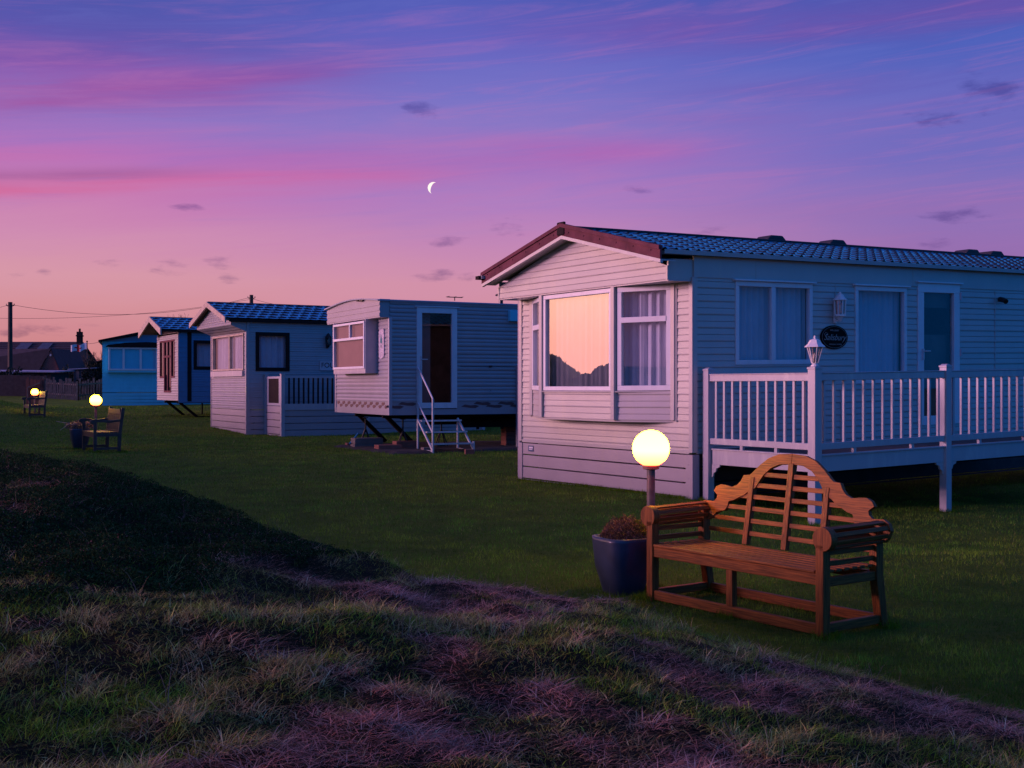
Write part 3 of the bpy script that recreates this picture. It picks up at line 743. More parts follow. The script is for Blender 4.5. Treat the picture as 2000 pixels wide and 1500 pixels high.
# posts
def post(x,y,top,sz=.115,cap=True,bot=-.25):
    m=MB(); m.box(x-sz/2,x+sz/2,y-sz/2,y+sz/2,bot,top)
    if cap: m.box(x-sz/2-.008,x+sz/2+.008,y-sz/2-.008,y+sz/2+.008,top,top+.025); m.prism([(-.058,0),(.058,0),(.02,.02),(-.02,.02)],(x,y,top+.025),(1,0,0),(0,0,1),(0,1,0),.10)
    return m.build('post','white',dk,bevel=.004)
post(x0,y0+.03,1.85); post(x0+.02,y1+.02,1.85,.125); post(x1b,y1+.02,1.85); post(x2,y1+.02,1.85)
m=MB(); m.box(x0-.035,x0+.035,y1+.07,y0,1.70,1.79); m.box(x0-.045,x0+.045,y1+.07,y0,1.79,1.805)
for a,b in ((x0+.08,x1b-.06),(x1b+.06,x2-.06)):
    m.box(a,b,y1-.015,y1+.055,1.70,1.79); m.box(a,b,y1-.025,y1+.065,1.79,1.805)
m.build('top_rail','white',dk,bevel=.006)
m=MB(); m.box(x0-.03,x0+.03,y1+.07,y0,.815,.90)
for a,b in ((x0+.08,x1b-.06),(x1b+.06,x2-.06)): m.box(a,b,y1-.01,y1+.05,.815,.90)
m.build('bottom_rail','white',dk,bevel=.005)
for t in (.33,.66): m=MB(); yy=y0+(y1-y0)*t; m.box(x0-.02,x0+.02,yy-.025,yy+.025,.755,.815); m.build('spacer_block','white',dk)
for xx in (x0+.75,x0+1.9,x1b+.75,x1b+1.8): m=MB(); m.box(xx-.025,xx+.025,y1+.0,y1+.04,.755,.815); m.build('spacer_block','white',dk)
for i in range(11):
    yy=y0-.09+(y1+.14-(y0-.09))*(i+.3)/10.6; m=MB(); m.box(x0-.016,x0+.016,yy-.018,yy+.018,.90,1.70); m.build('baluster','white',dk)
for a,b in ((x0+.08,x1b-.06),(x1b+.06,x2-.06)):
    for i in range(13):
        xx=a+(b-a)*(i+.55)/13.1; m=MB(); m.box(xx-.018,xx+.018,y1+.004,y1+.036,.90,1.70); m.build('baluster','white',dk)
for (xx,yy,dx,dy) in ((x0+.0,y0-.06,0,-1),(x1b-.06,y1+.02,-1,0),(x1b+.06,y1+.02,1,0)):
    m=MB(); m.prism([(0,0),(.16,0),(.15,-.03),(.09,-.05),(.07,-.10),(.03,-.12),(.02,-.17),(0,-.18)],(xx,yy,.53),(dx,dy,0),(0,0,1),(dy,-dx,0),.03); m.build('bracket','white',dk)
MB.rise=0
pl=thing('post_lantern','pinkish white lantern standing on the corner post of the deck railing','lantern',on(c1,(x0+.02,y1+.02,1.888)),ang)
m=MB(); m.lathe((0,0,0),[(.05,0),(.05,.012),(.03,.03),(.035,.045)],12); m.build('base','lantern_white',pl)
m=MB()
for k in range(6):
    a=2*math.pi*k/6; m.bar((.04*math.cos(a),.04*math.sin(a),.04),(.098*math.cos(a),.098*math.sin(a),.245),.010,.010)
m.build('cage','lantern_white',pl)
m=MB(); m.lathe((0,0,0),[(.036,.045),(.092,.245)],6); m.build('glass','lantern_glass',pl)
m=MB(); m.lathe((0,0,0),[(.135,.245),(.13,.255),(.09,.29),(.065,.335),(.03,.35),(.012,.355),(.016,.375),(.006,.395)],6); m.build('cap','lantern_white',pl)
m=MB(); m.lathe((0,0,0),[(.018,.05),(.03,.09),(.028,.14),(.01,.17)],12); m.build('bulb','bulb',pl,smooth=True)
# ================================================================== CARAVAN 2 (raised, white steps)
MB.rise=0
class Fr:
    def __init__(s,O,U,V): s.O=O;s.U=U;s.V=V
    def v(s,px,u=0.0):
        a=(px-1000)/F; X0=s.O[0]+u*s.U[0]; Y0=s.O[1]+u*s.U[1]; return (a*Y0-X0)/(s.V[0]-a*s.V[1])
    def u(s,px,v=0.0):
        a=(px-1000)/F; X0=s.O[0]+v*s.V[0]; Y0=s.O[1]+v*s.V[1]; return (a*Y0-X0)/(s.U[0]-a*s.U[1])
    def z(s,py,v=0.0,u=0.0): return CAMZ+(HZ-py)*(s.O[1]+v*s.V[1]+u*s.U[1])/F
    def at(s,v,u): return (s.O[0]+v*s.V[0]+u*s.U[0], s.O[1]+v*s.V[1]+u*s.U[1])
f2=Fr((-2.98,28.7),(-.458,.889),(.889,.458)); ang2=math.atan2(.458,.889); W=4.0; L=9.0
c2=thing('static_caravan','raised grey static caravan with curved roof and open glass door behind white steps','caravan',(*f2.O,0),ang2)
zb,zt=.90,3.72
gg=.255; bu0,bu1,bp_=.81,3.24,.333
m=MB(); siding(m,(0,0),(0,W),(-1,0),1.22,3.29,ops=[(bu0,bu1,1.93,3.29)],pitch=.2,prof=ROUND); m.box(-.02,.02,0,W,zb,1.04); m.box(-.008,.02,0,W,1.04,1.22); m.build('front_wall','grey_siding',c2)
dv0,dv1=.70,1.79
m=MB(); siding(m,(0,0),(L,0),(0,-1),1.22,3.66,ops=[(dv0,dv1,1.06,3.56)],pitch=.2,prof=ROUND)
m.box(0,dv0,-.008,.02,1.04,1.22); m.box(dv1,L,-.008,.02,1.04,1.22); m.box(0,L,-.02,.02,zb,1.04); m.build('side_wall','grey_siding',c2)
m=MB(); m.box(-.035,.05,-.04,.03,zb,3.3); m.box(-.035,.0,W-.05,W+.02,zb,3.3); m.box(-gg-.03,.0,-.03,.0,3.68,3.73); m.box(0,L,-.035,.0,3.66,3.72); m.build('corner_trim','white',c2,bevel=.004)
shell(c2,W,L,zb,3.68,3.9)
# printed leaf band
m=MB(); rl=random.Random(3)
def leaf(axis,t,z,ln,hh,off):
    pts=[(-ln/2,.0),(-ln*.3,hh*.5),(0,hh*.3),(ln*.3,hh*.4),(ln/2,hh*.1),(ln*.3,-hh*.35),(0,-hh*.3),(-ln*.3,-hh*.1)]
    if axis=='y': m.prism(pts,(off,t,z),(0,1,0),(0,0,1),(-1,0,0),.004)
    else: m.prism(pts,(t,off,z),(1,0,0),(0,0,1),(0,-1,0),.004)
k=0; t=.2
while t<W-.15: leaf('y',t,1.13+(.035 if k%2 else -.035),.24,.12,-.012); k+=1; t+=.21
k=0; t=.12
while t<6.5:
    if not(dv0-.15<t<dv1+.15): leaf('x',t,1.13+(.035 if k%2 else -.035),.5,.11,-.012)
    k+=1; t+=.34
m.build('leaf_pattern','motif',c2)
# header box with curved top
n=14; top=[(W*i/n, 3.68+.13*math.sin(math.pi*i/n)) for i in range(n+1)]
m=MB(); m.ribbon(top,[(p[0],3.285) for p in top],(-gg+.01,0,0),(0,1,0),(0,0,1),(1,0,0),.02)
for zz in (3.32,3.45,3.58): m.box(-gg-.014,-gg,0,W,zz,zz+.07)
m.box(-gg+.02,0,0,.02,3.285,3.68); m.box(-gg+.02,0,W-.02,W,3.285,3.68); m.box(-gg+.02,0,.02,W-.02,3.285,3.30)
m.build('header_panel','grey_siding',c2)
m=MB(); m.ribbon([(p[0]*1.03-.06,p[1]+.03) for p in top],[(p[0]*1.03-.06,p[1]) for p in top],(L/2-gg/2-.04,0,0),(0,1,0),(0,0,1),(1,0,0),L+gg+.08); m.build('roof','metal_roof',c2)
m=MB(); m.box(-gg-.05,-gg-.02,1.1,1.35,3.74,3.80); m.box(-gg-.05,-gg-.02,1.45,1.55,3.76,3.80); m.build('roof_clip','black_iron',c2)
# bay box window
m=MB(); m.box(-bp_,0,bu0,bu0+.03,1.93,3.285); m.box(-bp_,0,bu1-.03,bu1,1.93,3.285); m.box(-bp_,0,bu0+.03,bu1-.03,1.93,1.96); m.box(-bp_,-bp_+.03,bu0+.03,bu1-.03,1.96,2.06); m.build('bay_box','white',c2,bevel=.004)
window(c2,(-bp_,bu0),(-bp_,bu1),(-1,0),.02,bu1-bu0-.02,2.05,3.24,fw=.06,trans=(2.82,),tr_sub=[(1.12,2.85,3.2)],curtain='blind')
d=window(c2,(0,0),(L,0),(0,-1),dv0,dv1,1.06,3.56,fw=.14,curtain='none',name='door',out=.04,head=True)
m=MB(); m.box(dv0+.09,dv0+.12,-.07,-.04,2.0,2.35); m.tube([(dv0+.10,-.06,2.27),(dv0+.10,-.11,2.27),(dv0+.26,-.11,2.27)],.012); m.build('door_handle','white_metal',d)
m=MB(); m.box(dv0+.12,dv0+.48,.25,.27,1.1,3.5); m.build('door_curtain','blind',c2)
m=MB(); v=f2.v(1000); m.box(v-.12,v+.2,-.14,-.0,3.27,3.55); m.build('meter_box','blue_siding',c2,bevel=.01)
m=MB(); v=f2.v(992); m.tube([(v,.4,3.7),(v,.4,4.0)],.06); m.lathe((v,.4,3.95),[(.14,0),(.15,.03),(.05,.08)],10); m.build('flue','black_iron',c2)
m=MB(); v=f2.v(1007); m.box(v-.0,v+.08,-.10,-.02,-.02,2.15); m.build('service_duct','grey_siding',c2)
m=MB(); v=f2.v(957); m.box(v-.04,v+.04,-.05,-.02,2.09,2.13); m.cbox((v,-.04,1.5),.012,.03,.012); m.box(dv1+.1,f2.v(1004),-.03,-.02,2.105,2.115); m.build('hatch_catch','black_iron',c2)
# aerial on roof
# chassis
m=MB()
for yy in (.75,2.75):
    m.bar((.12,yy,.93),(.95,yy,.13),.10,.10,up=(1,0,0)); m.bar((.1,yy,.87),(8.5,yy,.87),.08,.12); m.bar((.3,yy,.83),(.9,yy,.80),.05,.05)
m.box(2.2,8.6,.5,.58,.55,.75); m.box(2.2,8.6,2.9,2.98,.55,.75)
for xx in (.9,2.2,3.6,5.0,6.4): m.box(xx,xx+.06,.2,3.8,.78,.86)
for xx in (2.6,3.3): m.box(xx,xx+.06,.5,.56,.5,.88)
m.build('chassis','chassis',c2)
MB.rise=0
# bare earth under it
X,Y=np.meshgrid(np.linspace(-.6,8,60),np.linspace(-1.3,3.6,40)); ca,sa=math.cos(ang2),math.sin(ang2)
wx=f2.O[0]+X*ca-Y*sa; wy=f2.O[1]+X*sa+Y*ca
ed=sstep(0,.5,np.minimum(np.minimum(X+.6,8-X),np.minimum(Y+1.3,3.6-Y))+(.5*(fbm(X*2,Y*2,5,3)-.5)))
wz=lawn_z(wx,wy)-.06+.12*ed+.03*(fbm(X*5,Y*5,8,3)-.5)
o=grid_mesh('earth_patch',wx,wy,wz,M['dirt']); tag(o,kind='structure')

def stand(px,depth,label,h=.86):
    x=(px-1000)/F*depth; z=gz(x,depth)
    t=thing('axle_stand',label,'axle stand',(x,depth,z+.05),.3,'axle stands under the raised caravan')
    m=MB(); 
    for k in range(4):
        a=math.pi/4+k*math.pi/2; m.tube([(.20*math.cos(a),.20*math.sin(a),0),(.02*math.cos(a),.02*math.sin(a),.42)],.016,6)
    m.tube([(.2*math.cos(math.pi/4+k*math.pi/2),.2*math.sin(math.pi/4+k*math.pi/2),.02) for k in range(5)],.012,6)
    m.build('tripod','black_iron',t)
    m=MB(); m.tube([(0,0,.35),(0,0,h-.07)],.02,8); m.box(-.06,.06,-.06,.06,h-.08,h-.06); m.build('screw_jack','black_iron',t)
    return t
stand(714,31.0,'axle stand under the left front end of the raised caravan',.80)
stand(787,29.6,'axle stand between the brick blocks and the white steps under the raised caravan',.80)
stand(862,30.4,'axle stand seen behind the treads of the white steps',.78)
def blockpile(name,px,depth,label,sx,sy,sz,mt,n=1,rz=.4):
    x=(px-1000)/F*depth; z=gz(x,depth)
    m=MB(); h=sz/n
    for k in range(n): m.box(-sx/2+.01*(k%2),sx/2+.01*(k%2),-sy/2,sy/2,k*h,(k+1)*h-.006)
    o=m.build(name,mt,None,bevel=.008,loc=(x,depth,z-.02)); o.rotation_euler[2]=rz
    return tag(o,label,'block','blocks under the raised caravan')
blockpile('concrete_block',716,30.6,'pale concrete block pile beneath the left drawbar of the raised caravan',.75,.42,.30,'block',2)
blockpile('concrete_block',685,31.2,'small reddish block where the blue strut meets the grass',.25,.25,.14,'brick_block')
blockpile('brick_block',758,29.2,'low brick slab beneath the right drawbar of the raised caravan',.6,.4,.17,'brick_block',1)
blockpile('brick_block',792,29.6,'brick pad under the axle stand left of the white steps',.6,.36,.26,'brick_block',2)
blockpile('brick_pier',995,31.4,'tall brick pier at the far right beneath the raised caravan',.36,.36,.66,'brick_block',6)
blockpile('concrete_block',836,28.6,'rounded stone lying left of the foot of the white steps',.3,.22,.14,'block',1)
blockpile('brick_block',917,27.7,'small brick lying below the right foot of the white steps',.22,.16,.14,'brick_block',1,.2)
m=MB(); p=[((700-1000)/F*30.9,30.9,CAMZ+(HZ-846)*30.9/F),((683-1000)/F*30.6,30.6,CAMZ+(HZ-867)*30.6/F)]; m.bar(p[0],p[1],.035,.035)
tag(m.build('prop_strut','blue_prop'),'bright blue strut leaning on the grass at the left of the raised caravan','strut')
# steps
st=thing('entrance_steps','white tubular steel steps with a handrail at the open glass door','steps',(*f2.at(.72,0),-.0),ang2)
w=1.08
for (y,z,dp) in ((-.14,.78,.26),(-.48,.515,.26),(-.82,.24,.26)):
    m=MB(); m.box(.02,w-.02,y-dp/2,y+dp/2,z-.03,z-.012); m.bar((0,y-dp/2,z-.02),(w,y-dp/2,z-.02),.03,.04); m.build('tread','white_metal',st)
for xx in (0,w):
    m=MB(); m.bar((xx,-.04,.80),(xx,-.98,.06),.035,.05); m.bar((xx,-.05,.05),(xx,-.98,.05),.035,.035); m.build('stringer','white_metal',st)
    m=MB(); m.bar((xx,-.05,-.08),(xx,-.05,.82),.04,.04); m.build('leg','white_metal',st)
    m=MB(); m.bar((xx,-.98,-.05),(xx,-.98,.27 if xx else 1.30),.04,.04); m.build('leg','white_metal',st)
m=MB(); m.bar((0,-.05,.8),(0,-.05,2.06),.04,.04); m.tube([(0,-.05,2.06),(0,-.15,2.0),(0,-.98,1.30)],.022); m.tube([(0,-.05,1.20),(0,-.10,1.17),(0,-.93,.52),(0,-.98,.50)],.018); m.build('handrail','white_metal',st)
# plaque
pu=f2.u(748); pl=thing('wall_plaque','carved grey plaque with a ragged edge on the pink lit front of the raised caravan','plaque',(*f2.at(-.03,pu),f2.z(671,0,pu)),ang2)
m=MB(); rp=random.Random(5); pts=[]
for k in range(40):
    a=2*math.pi*k/40; q=abs(math.cos(a))**.3*math.copysign(1,math.cos(a)); w_=abs(math.sin(a))**.3*math.copysign(1,math.sin(a)); pts.append((.17*q*(1+.06*math.sin(k*2.4)),.36*w_*(1+.04*math.sin(k*1.7))))
m.prism(pts,(0,0,0),(0,1,0),(0,0,1),(-1,0,0),.03); m.build('board','plaque',pl)
m=MB(); m.prism([(-.05,-.09),(.05,-.08),(.06,-.02),(.02,.08),(.01,.14),(-.02,.06),(-.06,0)],(-.02,.0,.09),(0,1,0),(0,0,1),(-1,0,0),.012); m.build('carved_figure','plaque_green',pl)
m=MB(); m.box(-.022,-.014,-.06,.06,-.10,-.03); m.build('carved_panel','grey_siding',pl)
# aerial
ae=thing('roof_aerial','thin dark television aerial on the flat roof of the raised caravan','aerial',(*f2.at(f2.v(888,1.0),1.0),3.83),ang2)
m=MB(); m.tube([(0,0,0),(0,0,.10)],.012,6); m.build('mast','black_iron',ae)
m=MB(); m.tube([(-.22,0,.09),(.22,0,.09)],.012,5)
for t in (-.2,0,.2): m.tube([(t,-.1,.10),(t,.1,.10)],.008,5)
m.build('boom','black_iron',ae)

# ================================================================== CARAVAN 3 (FOUR)
f3=Fr((-8.81,39.1),(-.5,.866),(.866,.5)); ang3=math.atan2(.5,.866); W=4.16; L=10.5
c3=thing('static_caravan','grey static caravan with blue scalloped tiles and a black framed window above a small deck','caravan',(*f3.O,0),ang3)
sk=.835; zt=3.42
m=MB(); siding(m,(0,0),(0,W),(-1,0),sk,zt,ops=[(.22,W-.22,2.14,3.39)],pitch=.155,prof=ROUND); m.build('front_wall','grey_siding',c3)
wv0,wv1=.30,1.474
m=MB(); siding(m,(0,0),(L,0),(0,-1),sk,3.78,ops=[(wv0,wv1,2.12,3.42)],pitch=.155); m.build('side_wall','grey_siding',c3)
m=MB(); m.box(-.03,.0,-.03,.05,sk,zt); m.box(0,.08,-.035,0,sk,3.75); m.build('corner_trim','grey_siding',c3); m=MB(); m.box(-.03,0,W-.05,W+.02,sk,zt); m.build('corner_trim','grey_siding',c3)
shell(c3,W,L,sk,3.75,4.3)
us=f3.u(476.6)+.0; um=f3.u(450); ue=f3.u(413)
window(c3,(0,0),(0,W),(-1,0),.24,um-.02,2.15,3.38,fw=.06,frame='barge2',folds=5,out=.05)
window(c3,(0,0),(0,W),(-1,0),um+.02,W-.24,2.15,3.38,fw=.06,frame='barge2',folds=6,out=.05)
m=MB(); m.box(-.10,.0,.2,W-.2,1.95,2.13); m.build('window_ledge','white',c3)
window(c3,(0,0),(L,0),(0,-1),wv0,wv1,2.12,3.42,fw=.12,frame='trim_dark',folds=4,out=.045)
g=.515; e0=3.63; e1=3.80; r1=4.38
m=MB(); siding(m,(-g,0),(-g,W),(-1,0),e0,r1,pitch=.155,prof=ROUND,zref=e0,trange=lambda z:((0,W) if z<=e1 else ((z-e1)/(r1-e1)*W/2, W-(z-e1)/(r1-e1)*W/2)))
m.box(-g,0,.0,.03,e0,3.85); m.box(-g,0,W-.03,W,e0,3.85)
for k in range(3):
    a=k/3;b=(k+1)/3; m.add([(-g*(1-a),0,e0-(e0-zt)*a),(-g*(1-a),W,e0-(e0-zt)*a),(-g*(1-b)-.02,W,e0-(e0-zt)*b+.012),(-g*(1-b)-.02,0,e0-(e0-zt)*b+.012)],[(0,1,2,3)])
m.add([(-g,0,e0),(0,0,zt),(0,0,e0)],[(0,1,2)]); m.add([(-g,W,e0),(0,W,zt),(0,W,e0)],[(0,1,2)])
m.build('gable','grey_siding',c3)
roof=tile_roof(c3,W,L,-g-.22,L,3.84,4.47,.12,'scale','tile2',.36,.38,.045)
for (y0_,y1_) in ((-.14,W/2),(W+.14,W/2)):
    m=MB(); m.ribbon([(y0_,3.88),(y1_,4.52)],[(y0_,3.70),(y1_,4.34)],(-g-.24,0,0),(0,1,0),(0,0,1),(1,0,0),.05); m.build('bargeboard','barge2',roof)
m=MB(); m.box(-g-.1,L,-.16,-.05,3.74,3.84); m.build('gutter','trim_dark',c3)
m=MB(); skirt_boards(m,(0,.06),(0,W-.06),(-1,0),.0,sk-.02,bh=.22,gap=.02); skirt_boards(m,(.1,0),(L,0),(0,-1),.0,sk-.02,bh=.22,gap=.02); m.box(-.03,.1,-.03,.06,-.02,sk); m.box(-.03,.02,W-.06,W+.02,-.02,sk); m.build('skirting','skirt',c3)
# deck of caravan 3
dk3=thing('deck','small enclosed deck with a gate and dark spindles beside the tile roofed caravan','deck',(*f3.O,0),ang3)
vd=.65; yo=-1.7; vx=8.0
for (x,y) in ((vd,-.10),(vd,yo),(vx,yo),(3.6,yo)):
    m=MB(); m.box(x-.06,x+.06,y-.06,y+.06,-.05,1.98); m.box(x-.07,x+.07,y-.07,y+.07,1.98,2.01); m.build('post','white',dk3)
m=MB(); m.box(vd-.035,vd+.035,yo+.06,-.16,1.86,1.93); m.box(vd-.035,vd+.035,yo+.06,-.16,.98,1.06); m.box(vd+.06,vx,yo-.035,yo+.035,1.88,1.94); m.box(vd+.06,vx,yo-.04,yo+.04,.84,1.04); m.build('rail','white',dk3)
m=MB(); m.box(vd-.02,vd+.02,yo+.30,-.40,1.06,1.86); m.build('gate_opening_panel','trim_dark',dk3)
for a_,b__ in ((yo+.07,yo+.28),(-.38,-.16)): m=MB(); m.box(vd-.03,vd+.03,a_,b__,1.06,1.86); m.build('gate_stile','white',dk3)
x=vd+.22; k=0
while x<vx-.1 and k<45: m=MB(); m.box(x-.025,x+.025,yo-.016,yo+.016,1.04,1.88); m.build('spindle','trim_dark',dk3); x+=.165; k+=1
m=MB(); skirt_boards(m,(vd-.02,yo+.06),(vd-.02,-.16),(-1,0),-.02,.96,bh=.23,gap=.02); skirt_boards(m,(vd+.06,yo-.0),(vx,yo-.0),(0,-1),-.05,.84,bh=.22,gap=.02); m.build('skirting','skirt',dk3)
m=MB(); m.box(vd,vx,yo+.05,-.03,.86,.9); m.build('deck_boards','wood_dark',dk3)
v=f3.v(638.3); wall_lantern('wall_lantern','black coach lantern on the grey wall above the small deck',(*f3.at(v,-.03),f3.z(666,v)),ang3,1.15,'black_iron','lantern_glass')
v0,v1=f3.v(624),f3.v(668); vc=(v0+v1)/2
s=thing('name_sign','grey rectangular sign with black capitals on the wall of the caravan behind','sign',(*f3.at(vc,-.03),f3.z(714.5,vc)),ang3)
m=MB(); m.box(-(v1-v0)/2,(v1-v0)/2,-.02,0,-.16,.16); m.build('plate','sign_plate',s)
text('FOUR',.24,s,(-.06,-.022,.01),'sign_black',sx=1.0)
# ================================================================== CARAVAN 4
gz4=.22; f4=Fr((-13.59,48.0),(-.5,.866),(.866,.5)); W=3.6; L=9.0
c4=thing('static_caravan','dark blue sided static caravan with tall glazed front doors, standing on a bare drawbar','caravan',(*f4.O,0),ang3)
zb,zt=1.02,3.80
m=MB(); siding(m,(0,0),(0,W),(-1,0),zb,zt-.05,ops=[(.55,3.1,1.96,3.55),(1.15,2.35,1.35,1.97)],pitch=.2,prof=ROUND); m.build('front_wall','cream2',c4)
m=MB(); siding(m,(0,0),(L,0),(0,-1),zb,3.88,ops=[(f4.v(378),f4.v(378)+1.5,2.3,3.5)],pitch=.2); m.box(0,L,-.03,0,zb-.08,zb); m.build('side_wall','slate_siding',c4)
v=f4.v(366); m=MB(); m.box(v,v+.16,-.04,-.0,zb-.03,3.85); m.build('dark_band','trim_dark',c4)
m=MB(); m.box(-.03,.0,-.03,.04,zb,zt); m.build('corner_trim','cream2',c4)
shell(c4,W,L,zb,3.84,4.3)
window(c4,(0,0),(0,W),(-1,0),.55,1.15,1.97,3.55,fw=.07,frame='barge',curtain='none',glass='glass_front')
window(c4,(0,0),(0,W),(-1,0),2.35,3.1,1.97,3.55,fw=.07,frame='barge',curtain='none',glass='glass_front')
window(c4,(0,0),(0,W),(-1,0),1.15,2.35,1.35,3.55,fw=.08,frame='barge',mull=(1.75,),trans=(2.86,),curtain='none',glass='glass_front',name='door')
window(c4,(0,0),(L,0),(0,-1),f4.v(378),f4.v(378)+1.5,2.3,3.5,fw=.13,frame='trim_dark',folds=4,out=.045)
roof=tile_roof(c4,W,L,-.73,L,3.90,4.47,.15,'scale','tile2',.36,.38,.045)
for (y0_,y1_) in ((-.17,W/2),(W+.17,W/2)):
    m=MB(); m.ribbon([(y0_,3.95),(y1_,4.52)],[(y0_,3.68),(y1_,4.30)],(-.75,0,0),(0,1,0),(0,0,1),(1,0,0),.06); m.build('bargeboard','barge2',roof)
m=MB(); m.box(-.7,L,-.19,-.06,3.82,3.92); m.build('gutter','trim_dark',c4)
m=MB(); m.prism([(0,3.84),(W/2,4.35),(W,3.84)],(0.0,0,0),(0,1,0),(0,0,1),(1,0,0),.04); m.build('gable','trim_dark',c4)
m=MB()
for yy in (.7,2.7):
    m.bar((.15,yy,1.0),(.95,yy,.33),.09,.10,up=(1,0,0)); m.bar((.9,yy,.32),(7.5,yy,.30),.08,.09)
for xx in (1.7,3.2,4.8): m.tube([(xx,.7,.30),(xx,.7,1.0)],.035,6); m.tube([(xx,2.7,.30),(xx,2.7,1.0)],.035,6)
m.box(.1,8.5,.6,.68,.9,1.0); m.box(.1,8.5,2.7,2.78,.9,1.0); m.build('chassis','chassis',c4)

# ================================================================== CARAVAN 5
f5=Fr((-15.15,61.8),(-.954,-.3),(-.3,.954)); ang5=math.atan2(.954,-.3); W=6.0; L=9
c5=thing('static_caravan','pale blue static caravan with low dark roof and three pane window, farthest of the row','caravan',(*f5.O,0),ang5)
zs,zt=1.30,3.62
ua,ub=f5.u(309),f5.u(211)
m=MB(); siding(m,(0,0),(0,W),(-1,0),zs,3.9,ops=[(ua+.1,ub-.1,2.45,3.6)],pitch=.19); m.build('front_wall','blue_siding',c5)
m=MB(); siding(m,(0,W),(L,W),(0,1),zs,3.85,pitch=.19); m.build('side_wall','blue_siding',c5)
shell(c5,W,L,zs,3.8,4.3)
m=MB(); m.box(-.30,0,ua,ub,2.32,2.42); m.box(-.30,0,ua,ua+.06,2.42,3.62); m.box(-.30,0,ub-.06,ub,2.42,3.62); m.build('bay_box','blue_siding',c5)
window(c5,(-.30,ua),(-.30,ub),(-1,0),.03,ub-ua-.03,2.42,3.6,fw=.09,mull=((ub-ua)*.35,(ub-ua)*.69),frame='frame',curtain='sheet')
m=MB(); m.prism([(ua-.1,3.62),(ub+.1,3.62),(ub,3.72),(ub-.9,3.84),(ua+.6,3.88),(ua-.05,3.86)],(-.22,0,0),(0,1,0),(0,0,1),(1,0,0),.42); m.build('window_hood','trim_dark',c5)
m=MB(); m.prism([(0,3.6),(0,3.9),(W/2,4.46),(W,3.9),(W,3.6)],(.03,0,0),(0,1,0),(0,0,1),(1,0,0),.04); m.build('gable','slate_siding',c5)
m=MB(); m.prism([(-.18,3.86),(W/2,4.54),(W+.18,3.86),(W+.18,3.96),(W/2,4.66),(-.18,3.96)],(L/2-.15,0,0),(0,1,0),(0,0,1),(1,0,0),L+.4); m.build('roof','trim_dark',c5)
m=MB(); skirt_boards(m,(0,.0),(0,W),(-1,0),.45,zs-.03,bh=.17,gap=.025); m.build('skirting','blue_siding',c5)

# ================================================================== BENCH (nearest)
bU=(-.578,.816); bV=(.816,.578); bang=math.atan2(bV[1],bV[0])   # local: x backwards, y towards the far end
# local frame for the bench: x = along the seat from its far end to its near end, y = to the back
bA=math.atan2(-.816,.578)
bn=thing('garden_bench','orange brown teak bench with scrolled arms and a high arched slatted back','bench',(1.04,8.87,gz(1.2,8.5)),bA)
BL=1.67; cx=BL/2
def bp(name,m,mt,bev=.005,parent=None): return m.build(name,mt,parent or bn,bevel=bev)
for xx in (.03,BL-.03):
    m=MB(); m.box(xx-.032,xx+.032,-.035,.035,-.02,.60); bp('front_leg',m,'wood_z')
    m=MB(); m.prism([(.50,.66),(.57,.66),(.575,.35),(.63,-.02),(.565,-.02),(.50,.35)],(xx,0,0),(0,1,0),(0,0,1),(1,0,0),.062); bp('rear_leg',m,'wood_z')
    m=MB(); m.box(xx-.02,xx+.02,.035,.51,.325,.385); bp('side_rail',m,'wood_y')
    m=MB(); m.box(xx-.02,xx+.02,.035,.57,.03,.09); bp('side_stretcher',m,'wood_y')
    # arm: end disc, roll of slats and two lower slats
    sg=-1 if xx<1 else 1; ax=xx+sg*.022; az_=.635; rr_=.078
    m=MB()
    n=28; m.prism([(rr_*math.cos(2*math.pi*k/n),rr_*math.sin(2*math.pi*k/n)) for k in range(n)],(ax,-.005,az_),(1,0,0),(0,0,1),(0,1,0),.06); bp('arm_scroll',m,'wood_z',.004)
    m=MB()
    for a in (25,70,115,160,205,250,295,340):
        t=R(a); m.bar((ax+(rr_-.012)*math.cos(t),.02,az_+(rr_-.012)*math.sin(t)),(ax+(rr_-.012)*math.cos(t),.56,az_+.01+(rr_-.012)*math.sin(t)),.030,.016,up=(math.cos(t),0,math.sin(t)))
    bp('arm_roll',m,'wood_y',.003)
    for za in (.525,.455): m=MB(); m.box(xx-.011,xx+.011,.03,.53,za,za+.034); bp('arm_slat',m,'wood_y',.003)
m=MB(); m.box(.06,BL-.06,-.022,.018,.335,.41); bp('front_rail',m,'wood_x')
m=MB(); m.box(.06,BL-.06,.50,.53,.325,.385); bp('back_rail',m,'wood_x')
m=MB(); m.box(.06,BL-.06,-.02,.018,.015,.085); bp('front_stretcher',m,'wood_x')
m=MB(); m.box(.06,BL-.06,.575,.61,.015,.085); bp('back_stretcher',m,'wood_x')
m=MB(); m.box(cx-.03,cx+.03,-.02,.03,.085,.335); bp('centre_leg',m,'wood_z')
m=MB(); m.box(cx-.025,cx+.025,.018,.575,.33,.38); bp('centre_rail',m,'wood_y')
m=MB(); y=-.035
for k in range(7):
    m.box(.02 if k>0 else .07,BL-.02 if k>0 else BL-.07,y,y+.054,.411,.432); y+=.0785
bp('seat',m,'wood_x',.006)
